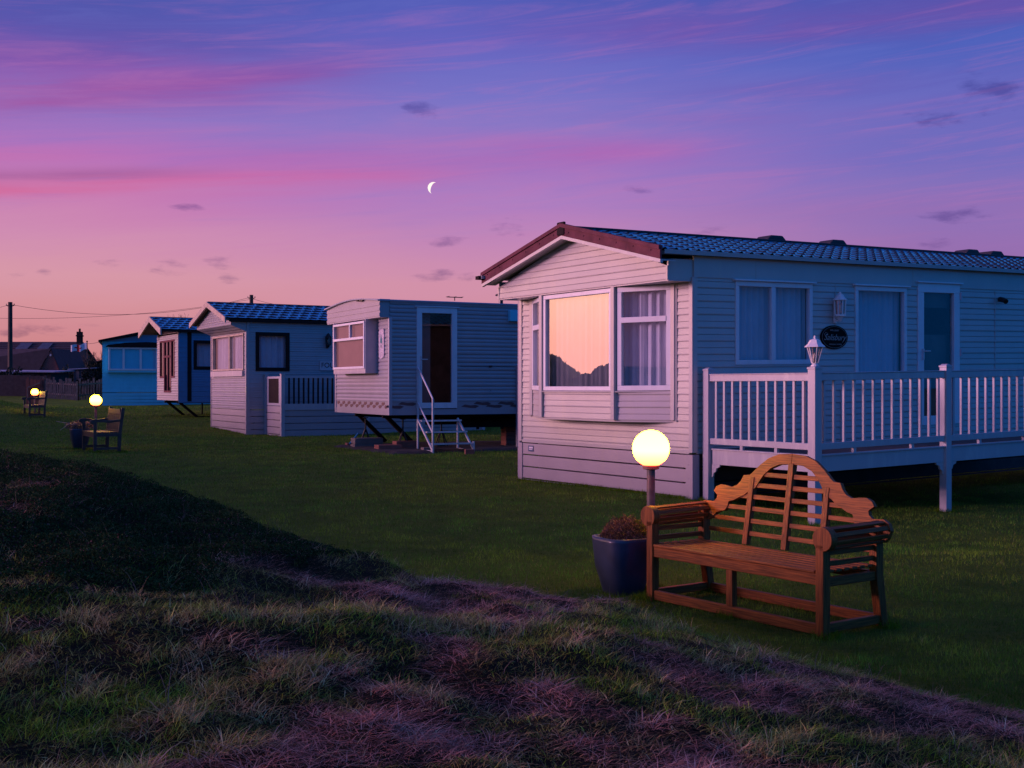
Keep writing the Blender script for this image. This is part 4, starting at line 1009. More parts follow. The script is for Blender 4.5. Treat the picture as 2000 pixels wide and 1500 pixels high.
# back: recline plane
by=.53; rec=.14
bex=(1,0,0); bey=Vector((0,rec,1)).normalized(); bez=Vector((0,-1,rec)).normalized(); zk=math.sqrt(1+rec*rec)
def bpt(dx,z): return (dx,(z-.42)*zk)
up=[(0,1.12),(.12,1.112),(.22,1.078),(.30,1.022),(.36,.968),(.39,.945),(.45,.94),(.475,.895),(.51,.862),(.56,.843),(.62,.852),(.68,.855),(.725,.835),(.748,.802),(.725,.786),(.705,.77),(.71,.745),(.74,.72),(.78,.722),(.83,.725),(.875,.70),(.895,.655),(.875,.60)]
lo=[(0,1.045),(.11,1.036),(.19,1.005),(.255,.95),(.30,.89),(.325,.85),(.36,.835),(.39,.82),(.43,.79),(.49,.765),(.53,.745),(.575,.735),(.585,.715),(.585,.70),(.59,.69),(.60,.675),(.62,.66),(.66,.655),(.70,.635),(.735,.60),(.77,.585),(.82,.572),(.85,.575)]
cb=cx+.015
for sg in (-1,1):
    m=MB(); m.ribbon([(sg*a,bpt(0,b)[1]) for a,b in up],[(sg*a,bpt(0,b)[1]) for a,b in lo],(cb+sg*.0015,by,.42),bex,bey,bez,.034); m.build('crest_rail','wood_x',bn,bevel=.003)
def bslat(name,pts,th,mt,off=0.0):
    m=MB(); m.prism([(a-cb,bpt(0,b)[1]) for a,b in pts],(cb,by,.42),bex,bey,bez,th); o=m.build(name,mt,bn,bevel=.003); return o
for dx0,dx1,zt_ in ((-.385,-.365,.93),(0,0,1.05),(.35,.34,.90)):
    bslat('back_upright',[(cb+dx0*.98-.024,.43),(cb+dx0*.98+.024,.43),(cb+dx1+.024,zt_),(cb+dx1-.024,zt_)],.045,'wood_z')
for z,hw in ((.955,.255),(.872,.32),(.785,.50),(.697,.60),(.607,.77),(.515,.77)):
    bslat('back_slat',[(cb-hw,z-.017),(cb+hw,z-.017),(cb+hw,z+.017),(cb-hw,z+.017)],.018,'wood_x')

# ================================================================== LAMPS
def globe_lamp(x,y,zc,label):
    t=thing('globe_lamp',label,'lamp',(x,y,zc),0,'lit globe lamps on short posts along the lawn')
    bpy.ops.mesh.primitive_uv_sphere_add(segments=48,ring_count=32,radius=.145,location=(0,0,0)); o=bpy.context.object; o.name='globe'; o.data.name='globe'
    o.data.materials.append(M['globe']); o.data.polygons.foreach_set('use_smooth',[True]*len(o.data.polygons)); o.parent=t
    m=MB(); m.lathe((0,0,0),[(.050,-.165),(.064,-.160),(.066,-.135),(.058,-.128)],24); m.build('collar','pole_metal',t)
    m=MB(); m.lathe((0,0,0),[(.033,-1.75),(.033,-.16)],20); m.build('pole','pole_metal',t)
    return t
g0=globe_lamp(1.097,9.30,1.111,'lit globe lamp on a post close behind the left end of the teak bench')
g1=relabel(copy_tree(g0),'lit globe lamp behind the dark garden seat in the middle distance',(-10.78,30.5,1.243))
g2=relabel(copy_tree(g0),'small lit globe lamp in front of the fence, farthest of the three',(-20.22,49.9,1.36))

# ================================================================== PLANTERS
def planter(label,loc,rz,s=1.0):
    t=thing('planter',label,'plant pot',loc,rz,'tapered blue plant pots')
    m=MB(); prof=[(.118,0),(.136,.02),(.162,.12),(.19,.22),(.202,.33),(.209,.42),(.210,.45),(.186,.452),(.180,.40),(.175,.37)]
    n=40; vs=[];fs=[]
    def sq(a,r):
        c,s_=math.cos(a),math.sin(a); k=(abs(c)**3.8+abs(s_)**3.8)**(-1/3.8); return (r*c*k,r*s_*k)
    for r,z in prof:
        for k in range(n): p=sq(2*math.pi*k/n,r*s); vs.append((p[0],p[1],z*s))
    for i in range(len(prof)-1):
        for k in range(n): fs.append((i*n+k,i*n+(k+1)%n,(i+1)*n+(k+1)%n,(i+1)*n+k))
    fs.append(tuple(range(n))[::-1]); m.add(vs,fs); m.build('pot','planter',t,smooth=True)
    m=MB(); m.prism([sq(2*math.pi*k/n,.177*s) for k in range(n)],(0,0,.385*s),(1,0,0),(0,1,0),(0,0,1),.02); m.build('soil','soil',t)
    return t
p1=planter('cobalt blue glazed tapered planter against the left end of the teak bench',(.865,9.16,gz(.86,9.1)-.01),math.atan2(.45,.89))
p2=relabel(copy_tree(p1),'dark blue planter left of the garden seat in the middle distance',(-11.12,30.3,gz(-11.1,30.3)-.0),ang3); p2.scale=(1.15,)*3

def leaf_cloud(name,P,size,cols,parent,seed=1):
    r=np.random.default_rng(seed); n=len(P); a=r.normal(size=(n,3)); a/=np.linalg.norm(a,axis=1)[:,None]; b=np.cross(a,r.normal(size=(n,3))); b/=np.linalg.norm(b,axis=1)[:,None]
    l=r.uniform(.6,1.3,n)[:,None]*size
    v=np.stack([P,P+a*l*.5+b*l*.28,P+a*l,P+a*l*.5-b*l*.28],1).reshape(-1,3)
    return np_mesh(name,v,np.arange(4*n),np.full(n,4),M['leafcol'],col=np.repeat(cols,4,axis=0),parent=parent)
pt=thing('low_shrub','low mounded reddish shrub in the cobalt planter, lamplight painted yellow green on one side','plant',(.865,9.16,.40),math.atan2(.45,.89))
r_=np.random.default_rng(4); n=9000; a=r_.uniform(0,6.283,n); q=r_.random(n)**.5; rr_=q*.185; 
hx=rr_*np.cos(a); hy=rr_*np.sin(a); hz=(.02+.165*np.sqrt(np.clip(1-((hx-.02)/.19)**2-((hy+.0)/.19)**2,0,1))*(.75+.5*vnoise(hx*22+5,hy*22+5,3)))*r_.random(n)**.35
cc=np.tile([.17,.10,.06],(n,1)); cc=mixc(cc,(.24,.27,.03),(sstep(-.02,.1,hx)*(r_.random(n)<.7))); cc=mixc(cc,(.22,.12,.12),(r_.random(n)<.2)*.9); cc*=r_.uniform(.5,1.4,(n,1))  # leaves on the lamp side coloured yellow-green, lamplight painted in
leaf_cloud('foliage',np.stack([hx,hy,hz],-1),.014,cc,pt)
m=MB(); rs=random.Random(2)
for k in range(60):
    a_=rs.uniform(0,6.28); l_=rs.uniform(.05,.16); m.tube([(0+.03*math.cos(a_),.03*math.sin(a_),-.01),(l_*.7*math.cos(a_),l_*.7*math.sin(a_),.05),(l_*math.cos(a_),l_*math.sin(a_),.06+(.16-l_)*.6)],.0018,4)
m.build('stems','bark',pt)
pt2=thing('potted_plant','straggly pale leaved plant spilling from the dark blue planter by the garden seat','plant',(-11.12,30.3,.46),0)
n=1500; a=r_.uniform(0,6.283,n); q=r_.random(n)**.5*.26; hx=q*np.cos(a)*1.4; hy=q*np.sin(a); hz=.0+.20*r_.random(n)*(1-q*2)+.08
cc=np.tile([.30,.24,.20],(n,1))*r_.uniform(.3,1.2,(n,1)); leaf_cloud('foliage',np.stack([hx,hy,hz],-1),.05,cc,pt2,5)
m=MB()
for k in range(14):
    a_=rs.uniform(0,6.28); l_=rs.uniform(.2,.5); m.tube([(0,0,0),(l_*.6*math.cos(a_),l_*.6*math.sin(a_),.2),(l_*1.2*math.cos(a_),l_*1.2*math.sin(a_),.26*rs.random())],.006,4)
m.build('stems','barge2',pt2)

# ================================================================== GARDEN SEATS (two, seen end on)
def garden_seat(label,loc,rz):
    """x back from the front edge, y along the seat"""
    t=thing('garden_bench',label,'bench',loc,rz,'dark slatted garden seats beside globe lamps')
    S=1.45
    for yy in (.0,S):
        m=MB(); m.box(-.035,.035,yy-.035,yy+.035,-.04,.72); m.build('front_leg','wood_dark',t,bevel=.006)
        m=MB(); m.prism([(.52,-.04),(.60,-.04),(.62,.46),(.70,1.06),(.62,1.08),(.54,.48)],(0,yy,0),(1,0,0),(0,0,1),(0,1,0),.07); m.build('rear_leg','wood_dark',t,bevel=.006)
        m=MB(); m.prism([(-.10,.70),(-.12,.75),(-.08,.79),(.02,.80),(.35,.765),(.62,.80),(.62,.74),(.35,.71),(.05,.73),(-.02,.66)],(0,yy,0),(1,0,0),(0,0,1),(0,1,0),.08); m.build('arm','wood_dark',t,bevel=.008)
        m=MB(); m.box(.03,.55,yy-.02,yy+.02,.38,.46); m.build('side_rail','wood_dark',t); m=MB(); m.box(.03,.55,yy-.02,yy+.02,.06,.12); m.build('side_stretcher','wood_dark',t)
    m=MB(); 
    for k in range(6): m.box(-.03+k*.095,.05+k*.095,.0,S,.462,.485)
    m.build('seat','wood_dark',t,bevel=.005)
    m=MB(); m.box(-.02,.02,.03,S-.03,.36,.46); m.build('front_rail','wood_dark',t)
    m=MB(); m.bar((.605,.03,.98),(.605,S-.03,.98),.03,.12,up=(0,0,1)) ; m.bar((.56,.03,.50),(.56,S-.03,.50),.03,.07); m.build('back_rail','wood_dark',t)
    m=MB()
    for k in range(13): yy=.10+k*(S-.2)/12; m.bar((.565,yy,.52),(.605,yy,.94),.055,.015,up=(1,0,0))
    m.build('back_slats','wood_dark',t)
    return t
s1=garden_seat('dark slatted garden seat seen end on beside the second globe lamp',(-10.06,28.4,gz(-10,28.4)),ang3)
s2=relabel(copy_tree(s1),'small dark garden seat seen end on beside the farthest globe lamp',(-19.62,47.9,gz(-19.6,47.9)),ang3)

# ================================================================== MOON
mz=3000.0; mx_=(842-1000)/F*mz; mh=CAMZ+(HZ-367)/F*mz
m=MB(); n=24; Rm=14.5; pts=[]
for k in range(n+1): a=R(90+180*k/n); pts.append((Rm*math.cos(a),Rm*math.sin(a)))
for k in range(1,n): a=R(270-180*k/n); pts.append((Rm*.46*math.cos(a),Rm*math.sin(a)))
M['moon']=emit_mat('sunlit_moon',(1,.86,.80),1.15)
o=m.prism(pts,(0,0,0),(1,0,0),(0,0,1),(0,1,0),6).build('moon','moon',None,loc=(mx_+6,mz,mh)); o.rotation_euler[1]=R(20)
tag(o,'thin white crescent moon in the purple sky left of the nearest roof','moon')
# ================================================================== FAR LEFT: houses, sheds, fences, poles
def W3(px,py,Y): return ((px-1000)/F*Y, Y, CAMZ+(HZ-py)*Y/F)
def PX(px,Y): return (px-1000)/F*Y
def PZ(py,Y): return CAMZ+(HZ-py)*Y/F
# long house
h=thing('brick_house','long dark tiled house with a chimney on the skyline beyond the fence','house',(PX(80,112),112,1.0))
hx0,hx1=PX(-160,112)-h.location.x,PX(158,112)-h.location.x; zr=PZ(667,112)-1.0; ze=PZ(704,108)-1.0
m=MB(); m.box(hx0+.3,hx1-.2,-3.4,4.6,-.3,ze); m.prism([(-3.4,ze),(.6,zr-.1),(4.6,ze)],(hx1-.35,0,0),(0,1,0),(0,0,1),(1,0,0),.3); m.build('wall','brick',h)
m=MB(); m.ribbon([(-4.0,ze-.25),(.6,zr),(5.2,ze-.25)],[(-4.0,ze-.40),(.6,zr-.16),(5.2,ze-.40)],((hx0+hx1)/2,0,0),(0,1,0),(0,0,1),(1,0,0),hx1-hx0)
k=0
rf=m.build('roof','roof_far',h)
m=MB()
sl=Vector((0,4.6,zr-ze+.25))
for k in range(1,9):
    t=k/9; m.box(hx0,hx1,-4.0+4.6*t-.03,-4.0+4.6*t+.03,ze-.25+(zr-ze+.25)*t,ze-.25+(zr-ze+.25)*t+.05)
m.build('tile_course','roof_far',rf)
for (a,b) in ((22,46),(65,87)):
    xa,xb=PX(a,110)-h.location.x,PX(b,110)-h.location.x; m=MB(); m.add([(xa,-1.8,ze-.25+(zr-ze+.25)*.48+.09),(xb,-1.8,ze-.25+(zr-ze+.25)*.48+.09),(xb,.2,ze-.25+(zr-ze+.25)*.91+.09),(xa,.2,ze-.25+(zr-ze+.25)*.91+.09)],[(0,1,2,3)]); m.build('roof_panel','shed',rf)
m=MB(); xc=PX(152,112)-h.location.x; m.box(xc-.2,xc+.2,.2,.8,zr-.3,zr+.95); m.box(xc-.26,xc+.26,.15,.85,zr+.5,zr+.62); m.tube([(xc,.5,zr+.9),(xc,.5,zr+1.25)],.10,8); m.build('chimney','trim_dark',rf)
# brick building with pantile roof in front
b=thing('brick_outbuilding','lower pantiled building with a red brick gable in front of the long house','building',(PX(100,92),92,1.0))
bx0=PX(-140,92)-b.location.x; zr=PZ(683,92)-1; ze=PZ(721,90)-1
xg0,xg1,xap=PX(104,92)-b.location.x,PX(140,92)-b.location.x,PX(126,92)-b.location.x
m=MB(); m.box(bx0,xap+.2,-2.4,2.6,-.5,ze); m.prism([(xg0,-.5),(xg0,ze-.0),(xap,zr-.08),(xg1,ze-.0),(xg1,-.5)],(0,-2.5,0),(1,0,0),(0,0,1),(0,1,0),.3); m.build('wall','brick',b)
m=MB(); m.add([(bx0,-2.9,ze-.1),(xg0+.05,-2.9,ze-.1),(xap,-2.7,zr),(bx0,-.0,zr)],[(0,1,2,3)]); m.add([(bx0,-.0,zr),(xap,-2.7,zr),(xap,2.8,zr),(bx0,2.8,zr-.5)],[(0,1,2,3)]); m.add([(xap,-2.7,zr+.02),(xg1+.1,-2.7,ze-.1),(xg1+.1,3,ze-.1),(xap,3,zr+.02)],[(0,1,2,3)])
rf=m.build('roof','roof_far',b)
m=MB(); x=bx0+.2
while x<xap-.3:
    top=min(1,(xg0+.1-x)/(xg0-xap)*-1) if x>xg0 else 0
    m.tube([(x,-2.9+.1,ze-.08+(.0)),(x+.35,-.1,zr+.02)],.05,5); x+=.26
m.build('tile_rib','roof_far',rf)
m=MB(); m.cbox((xap-.02,-2.72,PZ(694,90)-1),.12,.06,.16); m.build('gable_vent','white',b)
# sheds
def shed(name,label,px0,px1,pyr,pyb,Y,wallm,roofm,slope=.15,D=3.0,cat='shed'):
    x0,x1=PX(px0,Y),PX(px1,Y); cx_=(x0+x1)/2; zg=gz(cx_,Y); zt_=PZ(pyr,Y); t=thing(name,label,cat,(cx_,Y,zg)); hw=(x1-x0)/2; H=zt_-zg
    m=MB(); m.box(-hw,hw,0,D,-.4,H-.12); 
    for k in range(int(hw*2/.35)): m.box(-hw+.35*k,-hw+.35*k+.03,-.02,0,-.2,H-.12)
    m.build('wall',wallm,t)
    m=MB(); m.add([(-hw-.3,-.35,H-.06-slope),(hw+.3,-.35,H-.06),(hw+.3,D+.3,H+.06),(-hw-.3,D+.3,H-slope+.06),(-hw-.3,-.35,H-.12-slope),(hw+.3,-.35,H-.12),(hw+.3,D+.3,H),(-hw-.3,D+.3,H-slope)],[(0,1,2,3),(7,6,5,4),(0,4,5,1),(1,5,6,2),(2,6,7,3),(3,7,4,0)]); m.build('roof',roofm,t)
    return t
shed('garden_shed','small blue grey shed with pale sloping roof under the flag',144,184,716,760,80,'shed','metal_roof',.10)
shed('lean_to','low dark lean-to with a long pale metal roof left of the brick gable',-60,100,724,770,76,'fence_dark','metal_roof',-.05)
shed('dark_outhouse','black outhouse in front of the bare tree beside the blue caravan',170,196,702,770,96,'trim_dark','roof_far',.3,4.0,'outhouse')
# fences
def fence(name,label,pts,H,matn,step=.16,bw=.12,ragged=.0,seed=1,rail=True):
    r=random.Random(seed); x0,y0=pts[0]; zg=gz(*pts[0]); t=thing(name,label,'fence',(x0,y0,zg)); m=MB(); pr=MB(); q=MB()
    for i in range(len(pts)-1):
        a=Vector(pts[i]);b=Vector(pts[i+1]);d=b-a;n=int(d.length/step)
        for k in range(n):
            p=a+d*(k/n); z=gz(p.x,p.y)-zg; h_=H*(1+ragged*r.uniform(-1,1)); dx=r.uniform(-.02,.02)*ragged*10
            m.bar((p.x-x0,p.y-y0,z-.1),(p.x-x0+dx,p.y-y0,z+h_),bw*(1+ragged*r.uniform(-1,1)),.025,up=(0,1,0))
        m0=int(d.length/2.2)+1
        for k in range(m0+1):
            p=a+d*(k/m0); z=gz(p.x,p.y)-zg; q.box(p.x-x0-.05,p.x-x0+.05,p.y-y0+.04,p.y-y0+.14,z-.2,z+H*1.05)
        za=gz(a.x,a.y)-zg; zb_=gz(b.x,b.y)-zg
        for hh in (.25,.8): pr.bar((a.x-x0,a.y-y0+.05,za+H*hh),(b.x-x0,b.y-y0+.05,zb_+H*hh),.04,.08)
    m.build('paling',matn,t); q.build('post',matn,t)
    if rail: pr.build('rail',matn,t)
    return t
fence('paling_fence','ragged weathered paling fence between the dark fence and the blue caravan',[(PX(84,66),66),(PX(150,64),64),(PX(205,66),66)],1.05,'paling',.20,.10,.14,2)
fence('board_fence','tall dark closeboard fence behind the farthest globe lamp',[(PX(-80,68),68),(PX(28,68),68),(PX(88,67),67)],1.15,'fence_dark',.15,.15,.01,3)
fence('board_fence','red brown fence panel with a pale sloping top rail behind the farthest lamp',[(PX(54,55),55),(PX(83,55),55)],1.25,'fence_red',.15,.15,.0,4)
m=MB(); a=W3(54,757,54.9); b_=W3(78,748,54.9); c_=W3(54,775,54.9); m.bar(a,b_,.06,.06); m.bar(a,c_,.06,.06)
tag(m.build('trellis_rail','paling'),'thin pale sloping rail fixed across the red brown fence panel','fence rail')
m=MB(); m.box(-.05,.05,-.05,.05,0,1.25); m.box(-.06,.06,-.06,.06,1.15,1.27); o=m.build('gate_post','paling',None,loc=(PX(86,56),56,gz(PX(86,56),56)-.0)); tag(o,'pale capped gate post beside the red brown fence panel','post')
# poles and wires
def upole(px,pyt,Y,label,r=.13):
    x=PX(px,Y); z=gz(x,Y); m=MB(); H=PZ(pyt,Y)-z; t=thing('utility_pole',label,'utility pole',(x,Y,z)); m.lathe((0,0,0),[(r*1.15,-.3),(r,H)],12); m.build('pole','pole_wood',t)
    m=MB()
    for s_ in (-1,1): m.tube([(s_*r,0,H-.25),(s_*(r+.12),0,H-.2),(s_*(r+.12),0,H-.1)],.03,6)
    m.build('insulator','black_iron',t); return (x,Y,PZ(pyt,Y)-.15)
pa=upole(20,590,74,'tall wooden utility pole at the far left above the dark roofs'); pb=upole(491,576,82,'top of a utility pole rising behind the blue scalloped roof')
m=MB(); m.box(-.12,.12,-.05,.0,-.25,.25); o=m.build('pole_plate','metal_roof',None,loc=(PX(22,73.8),73.8,PZ(732,73.8))); tag(o,'small pale plate fixed low on the left utility pole','plate')
def wire(p,q,sag,label,r=.022):
    m=MB(); pts=[]
    for k in range(17):
        t=k/16; pts.append((p[0]+(q[0]-p[0])*t,p[1]+(q[1]-p[1])*t,p[2]+(q[2]-p[2])*t-sag*4*t*(1-t)))
    o=m.tube(pts,r,5).build('overhead_wire','wire'); tag(o,label,'overhead wire','overhead wires between the utility poles'); return o
wire(pb,pa,.9,'upper overhead wire slung between the two utility poles',.012)
wire((pb[0],pb[1],pb[2]-.15),W3(-60,620,74),.5,'lower overhead wire running left from the far utility pole past the left pole',.010)
wire(pa,W3(-200,610,70),.4,'short overhead wire leaving the left utility pole out of the picture',.010)
wire((pb[0],pb[1],pb[2]-.1),W3(720,600,60),.35,'overhead wire dropping right from the far pole to the raised caravan',.012)
wire(W3(196,667,66),W3(168,671,86),.05,'short wire between the flag pole and the blue caravan roof',.012)
# flag
t=thing('flag_pole','thin flag pole behind the blue grey shed','flag pole',(PX(170,86),86,gz(PX(170,86),86)))
m=MB(); H=PZ(668,86)-t.location.z; m.tube([(0.12,0,0),(-.0,0,H)],.035,6); m.build('pole','pole_wood',t)
m=MB(); m.lathe((0,0,H),[(.05,0),(.07,.05),(.03,.1)],8); m.build('finial','black_iron',t)
fl=MB(); nx_,nz_=24,10; Lf,Hf=1.15,.48
vs=[(-Lf*i/nx_+.0, .10*math.sin(i*.5)*i/nx_, -Hf*j/nz_-.16*math.sin(i/nx_*2.2)*1+.05*math.sin(i*.45)-.0) for j in range(nz_+1) for i in range(nx_+1)]
wf=[];rf_=[]
for j in range(nz_):
    for i in range(nx_):
        f=(j*(nx_+1)+i,j*(nx_+1)+i+1,(j+1)*(nx_+1)+i+1,(j+1)*(nx_+1)+i); (rf_ if (abs(i-13)<=2 or abs(j-4.5)<=1 and 8<=i<=18) else wf).append(f)
fl.v=vs; fl.f=wf+rf_; fl.mi=[0]*len(wf)+[1]*len(rf_)
o=fl.build('flag',['flag_white','flag_red'],None,loc=(t.location.x,85.98,PZ(669.5,86))); tag(o,'white flag with a red cross blowing left from the thin pole','flag')
# tree behind
def bare_tree(label,px,Y,pyt,seed,spread=1.0):
    x=PX(px,Y); z=gz(x,Y); t=thing('bare_tree',label,'tree',(x,Y,z)); H=PZ(pyt,Y)-z; r=random.Random(seed)
    m=MB(); m.tube([(0,0,-.2),(.1,0,H*.3),(0,.1,H*.5)],[.22,.16,.10],8); m.build('trunk','bark',t)
    m=MB()
    def br(p,d,l,rd,k):
        q=p+d*l; mid=p+d*l*.5+Vector((r.uniform(-.1,.1),r.uniform(-.1,.1),r.uniform(-.05,.1)))*l
        m.tube([p,mid,q],[rd,rd*.8,rd*.6],4,False)
        if k==0: return
        for _ in range(3): 
            e=(d+Vector((r.uniform(-.9,.9),r.uniform(-.9,.9),r.uniform(-.1,.8)))*spread).normalized(); br(q if _ else mid,e,l*.66,rd*.6,k-1)
    for k in range(7):
        a=k/7*6.28; br(Vector((0,.05,H*(.30+.03*k))),Vector((math.cos(a)*.8,math.sin(a)*.8,1)).normalized(),H*.26,.05,4)
    m.build('crown','bark',t); return t
bare_tree('bare branched tree behind the black outhouse left of the blue caravan',188,102,688,3)
bare_tree('tip of a bare tree showing above the dark ridge of the left blue roof',373,84,614,9,.8)

# dark hedge behind the lean-to, low bushes by the fence
def bush(label,px,Y,sx,sz,seed):
    x=PX(px,Y); z=gz(x,Y); t=thing('garden_bush',label,'bush',(x,Y,z)); r=np.random.default_rng(seed); n=4000
    p=r.normal(size=(n,3)); p/=np.linalg.norm(p,axis=1)[:,None]; p*=(r.random(n)**.4)[:,None]; p=p*np.array([sx,sx*.6,sz]); p[:,2]=np.abs(p[:,2])*(.7+.5*vnoise(p[:,0]*2+9,p[:,1]*2+9,2))
    cc=np.tile([.035,.045,.03],(n,1))*r.uniform(.4,1.4,(n,1)); leaf_cloud('crown',p,.16,cc,t,seed)
    m=MB(); m.tube([(0,0,-.1),(0,0,sz*.6)],.08,6); m.build('trunk','bark',t)
bush('dark bush at the right end of the brick gable',144,84,1.6,1.9,3)
bush('dark bush between the outhouse and the blue caravan',192,80,1.3,2.6,4)
bush('black bush at the far left edge below the lean-to roof',4,70,1.6,1.7,5)

# ================================================================== SKY, SUN, CAMERA
w=bpy.data.worlds.new('World'); scene.world=w; w.use_nodes=True; nt=w.node_tree; N,Lk=nt.nodes,nt.links; N.clear()
out=N.new('ShaderNodeOutputWorld'); bg=N.new('ShaderNodeBackground'); Lk.new(bg.outputs[0],out.inputs['Surface'])
tc=N.new('ShaderNodeTexCoord'); sp=N.new('ShaderNodeSeparateXYZ'); nv=N.new('ShaderNodeVectorMath'); nv.operation='NORMALIZE'
Lk.new(tc.outputs['Generated'],nv.inputs[0]); Lk.new(nv.outputs[0],sp.inputs[0])
def ma(op,a,b=None,c=None,clamp=False):
    n=N.new('ShaderNodeMath'); n.operation=op; n.use_clamp=clamp
    for i,v in enumerate((a,b,c)):
        if v is None: continue
        if isinstance(v,(int,float)): n.inputs[i].default_value=v
        else: Lk.new(v,n.inputs[i])
    return n.outputs[0]
def ss(v,a,b):
    n=N.new('ShaderNodeMapRange'); n.interpolation_type='SMOOTHSTEP'; Lk.new(v,n.inputs['Value']); n.inputs['From Min'].default_value=a; n.inputs['From Max'].default_value=b; return n.outputs['Result']
def mix(f,a,b,mode='MIX'):
    n=N.new('ShaderNodeMix'); n.data_type='RGBA'; n.blend_type=mode
    for s_,v in (('Factor',f),('A',a),('B',b)):
        if isinstance(v,(int,float)): n.inputs[s_].default_value=v
        elif isinstance(v,tuple): n.inputs[s_].default_value=v if len(v)==4 else (*v,1)
        else: Lk.new(v,n.inputs[s_])
    return n.outputs['Result']
def ramp(v,els):
    n=N.new('ShaderNodeValToRGB'); Lk.new(v,n.inputs['Fac']); cr=n.color_ramp
    while len(cr.elements)<len(els): cr.elements.new(.5)
    for e,(p,c) in zip(cr.elements,els): e.position=p; e.color=lin(*c)
    return n.outputs['Color']
zc=sp.outputs['Z']; az=ma('ARCTAN2',sp.outputs['X'],sp.outputs['Y'])
cmb=N.new('ShaderNodeCombineXYZ'); Lk.new(ma('MULTIPLY',az,3.0),cmb.inputs[0]); Lk.new(ma('MULTIPLY',ma('ADD',zc,ma('MULTIPLY',az,-.05)),26.0),cmb.inputs[1])
nz=N.new('ShaderNodeTexNoise'); nz.inputs['Scale'].default_value=1.0; nz.inputs['Detail'].default_value=7; nz.inputs['Roughness'].default_value=.6; nz.inputs['Distortion'].default_value=.5; Lk.new(cmb.outputs[0],nz.inputs['Vector'])
cm2=N.new('ShaderNodeCombineXYZ'); Lk.new(ma('MULTIPLY',az,26.0),cm2.inputs[0]); Lk.new(ma('MULTIPLY',zc,85.0),cm2.inputs[1])
nc=N.new('ShaderNodeTexNoise'); nc.inputs['Scale'].default_value=1.0; nc.inputs['Detail'].default_value=5; nc.inputs['Roughness'].default_value=.6; Lk.new(cm2.outputs[0],nc.inputs['Vector'])
st_=ma('SUBTRACT',nz.outputs['Fac'],.5)
zz=ma('ADD',zc,ma('MULTIPLY',st_,.035))
hi=[(.36,(70,84,170)),(.6,(84,88,174)),(1.0,(92,90,172))]
rL=ramp(zz,[(0,(205,130,125)),(.045,(209,138,147)),(.065,(214,147,156)),(.09,(215,152,168)),(.12,(208,142,178)),(.15,(200,126,180)),(.185,(180,116,188)),(.215,(146,116,194)),(.245,(138,92,176)),(.272,(92,86,172)),(.30,(76,87,172))]+hi)
rC=ramp(zz,[(0,(205,135,140)),(.085,(210,145,170)),(.12,(196,136,182)),(.154,(175,126,192)),(.185,(165,118,192)),(.211,(140,120,197)),(.241,(120,115,198)),(.285,(98,100,192)),(.32,(76,90,180))]+hi)
rR=ramp(zz,[(0,(150,100,150)),(.09,(150,108,168)),(.115,(150,112,178)),(.144,(138,114,186)),(.185,(112,108,190)),(.225,(106,104,189)),(.262,(76,98,188)),(.29,(62,86,176))]+hi)
col=mix(ss(az,-.36,-.02),rL,rC); col=mix(ss(az,.0,.38),col,rR)
# long pink streaks: (height, tilt, azimuth centre, thickness, az from, az to, colour, strength)
def yz(px,py): d=math.sqrt(F*F+(px-1000)**2+(HZ-py)**2); return (HZ-py)/d, math.atan((px-1000)/F)
def streak(px0,py0,px1,py1,th,fade,col_,k,nzk=1.2):
    global col
    (z0,a0),(z1,a1)=yz(px0,py0),yz(px1,py1); sl_=(z1-z0)/(a1-a0)
    t=ma('DIVIDE',ma('SUBTRACT',ma('ADD',zc,ma('MULTIPLY',st_,.02)),ma('ADD',ma('MULTIPLY',ma('SUBTRACT',az,a0),sl_),z0)),th)
    g=ma('POWER',2.718,ma('MULTIPLY',ma('MULTIPLY',t,t),-1.0))
    e0=ss(az,a0-fade,a0+fade); e1=ss(az,a1+fade,a1-fade)
    f=ma('MULTIPLY',ma('MULTIPLY',g,ma('MULTIPLY',e0,e1)),ma('MULTIPLY',ma('ADD',ma('MULTIPLY',st_,nzk*3),1.0),k*.60),None,True)
    col=mix(f,col,lin(*col_))
streak(-800,372,430,355,.0065,.10,(218,100,145),.95)
streak(300,352,820,340,.0085,.10,(212,98,155),.85)
streak(-700,350,330,336,.0055,.08,(150,82,140),.85)
streak(-700,300,150,300,.007,.12,(206,105,165),.6)
streak(450,305,1350,282,.010,.15,(185,95,170),.55)
streak(900,275,1350,300,.009,.08,(182,100,178),.55)
streak(-700,195,520,150,.013,.16,(168,78,150),.75)
streak(350,180,700,110,.011,.12,(140,80,165),.5)
streak(1100,60,2300,-30,.016,.15,(122,80,165),.75)
streak(1150,235,1650,225,.006,.15,(142,100,180),.5)
streak(1300,175,1800,150,.008,.12,(118,94,178),.5)
streak(1400,420,2300,370,.012,.15,(158,108,172),.5)
streak(-900,120,350,95,.010,.15,(88,74,160),.5)
# fine cirrus veil
cm3=N.new('ShaderNodeCombineXYZ'); Lk.new(ma('MULTIPLY',az,5.0),cm3.inputs[0]); Lk.new(ma('MULTIPLY',ma('ADD',zc,ma('MULTIPLY',az,-.09)),75.0),cm3.inputs[1])
nq=N.new('ShaderNodeTexNoise'); nq.inputs['Scale'].default_value=1.0; nq.inputs['Detail'].default_value=8; nq.inputs['Roughness'].default_value=.68; nq.inputs['Distortion'].default_value=.8; Lk.new(cm3.outputs[0],nq.inputs['Vector'])
veil=ma('MULTIPLY',ss(nq.outputs['Fac'],.46,.72),ma('MULTIPLY',ss(zc,.08,.16),ss(zc,.42,.26)))
col=mix(ma('MULTIPLY',veil,.26),col,lin(196,118,178))
veil2=ma('MULTIPLY',ss(nq.outputs['Fac'],.50,.28),ma('MULTIPLY',ss(zc,.10,.18),ss(zc,.42,.30)))
col=mix(ma('MULTIPLY',veil2,.22),col,lin(112,116,198))
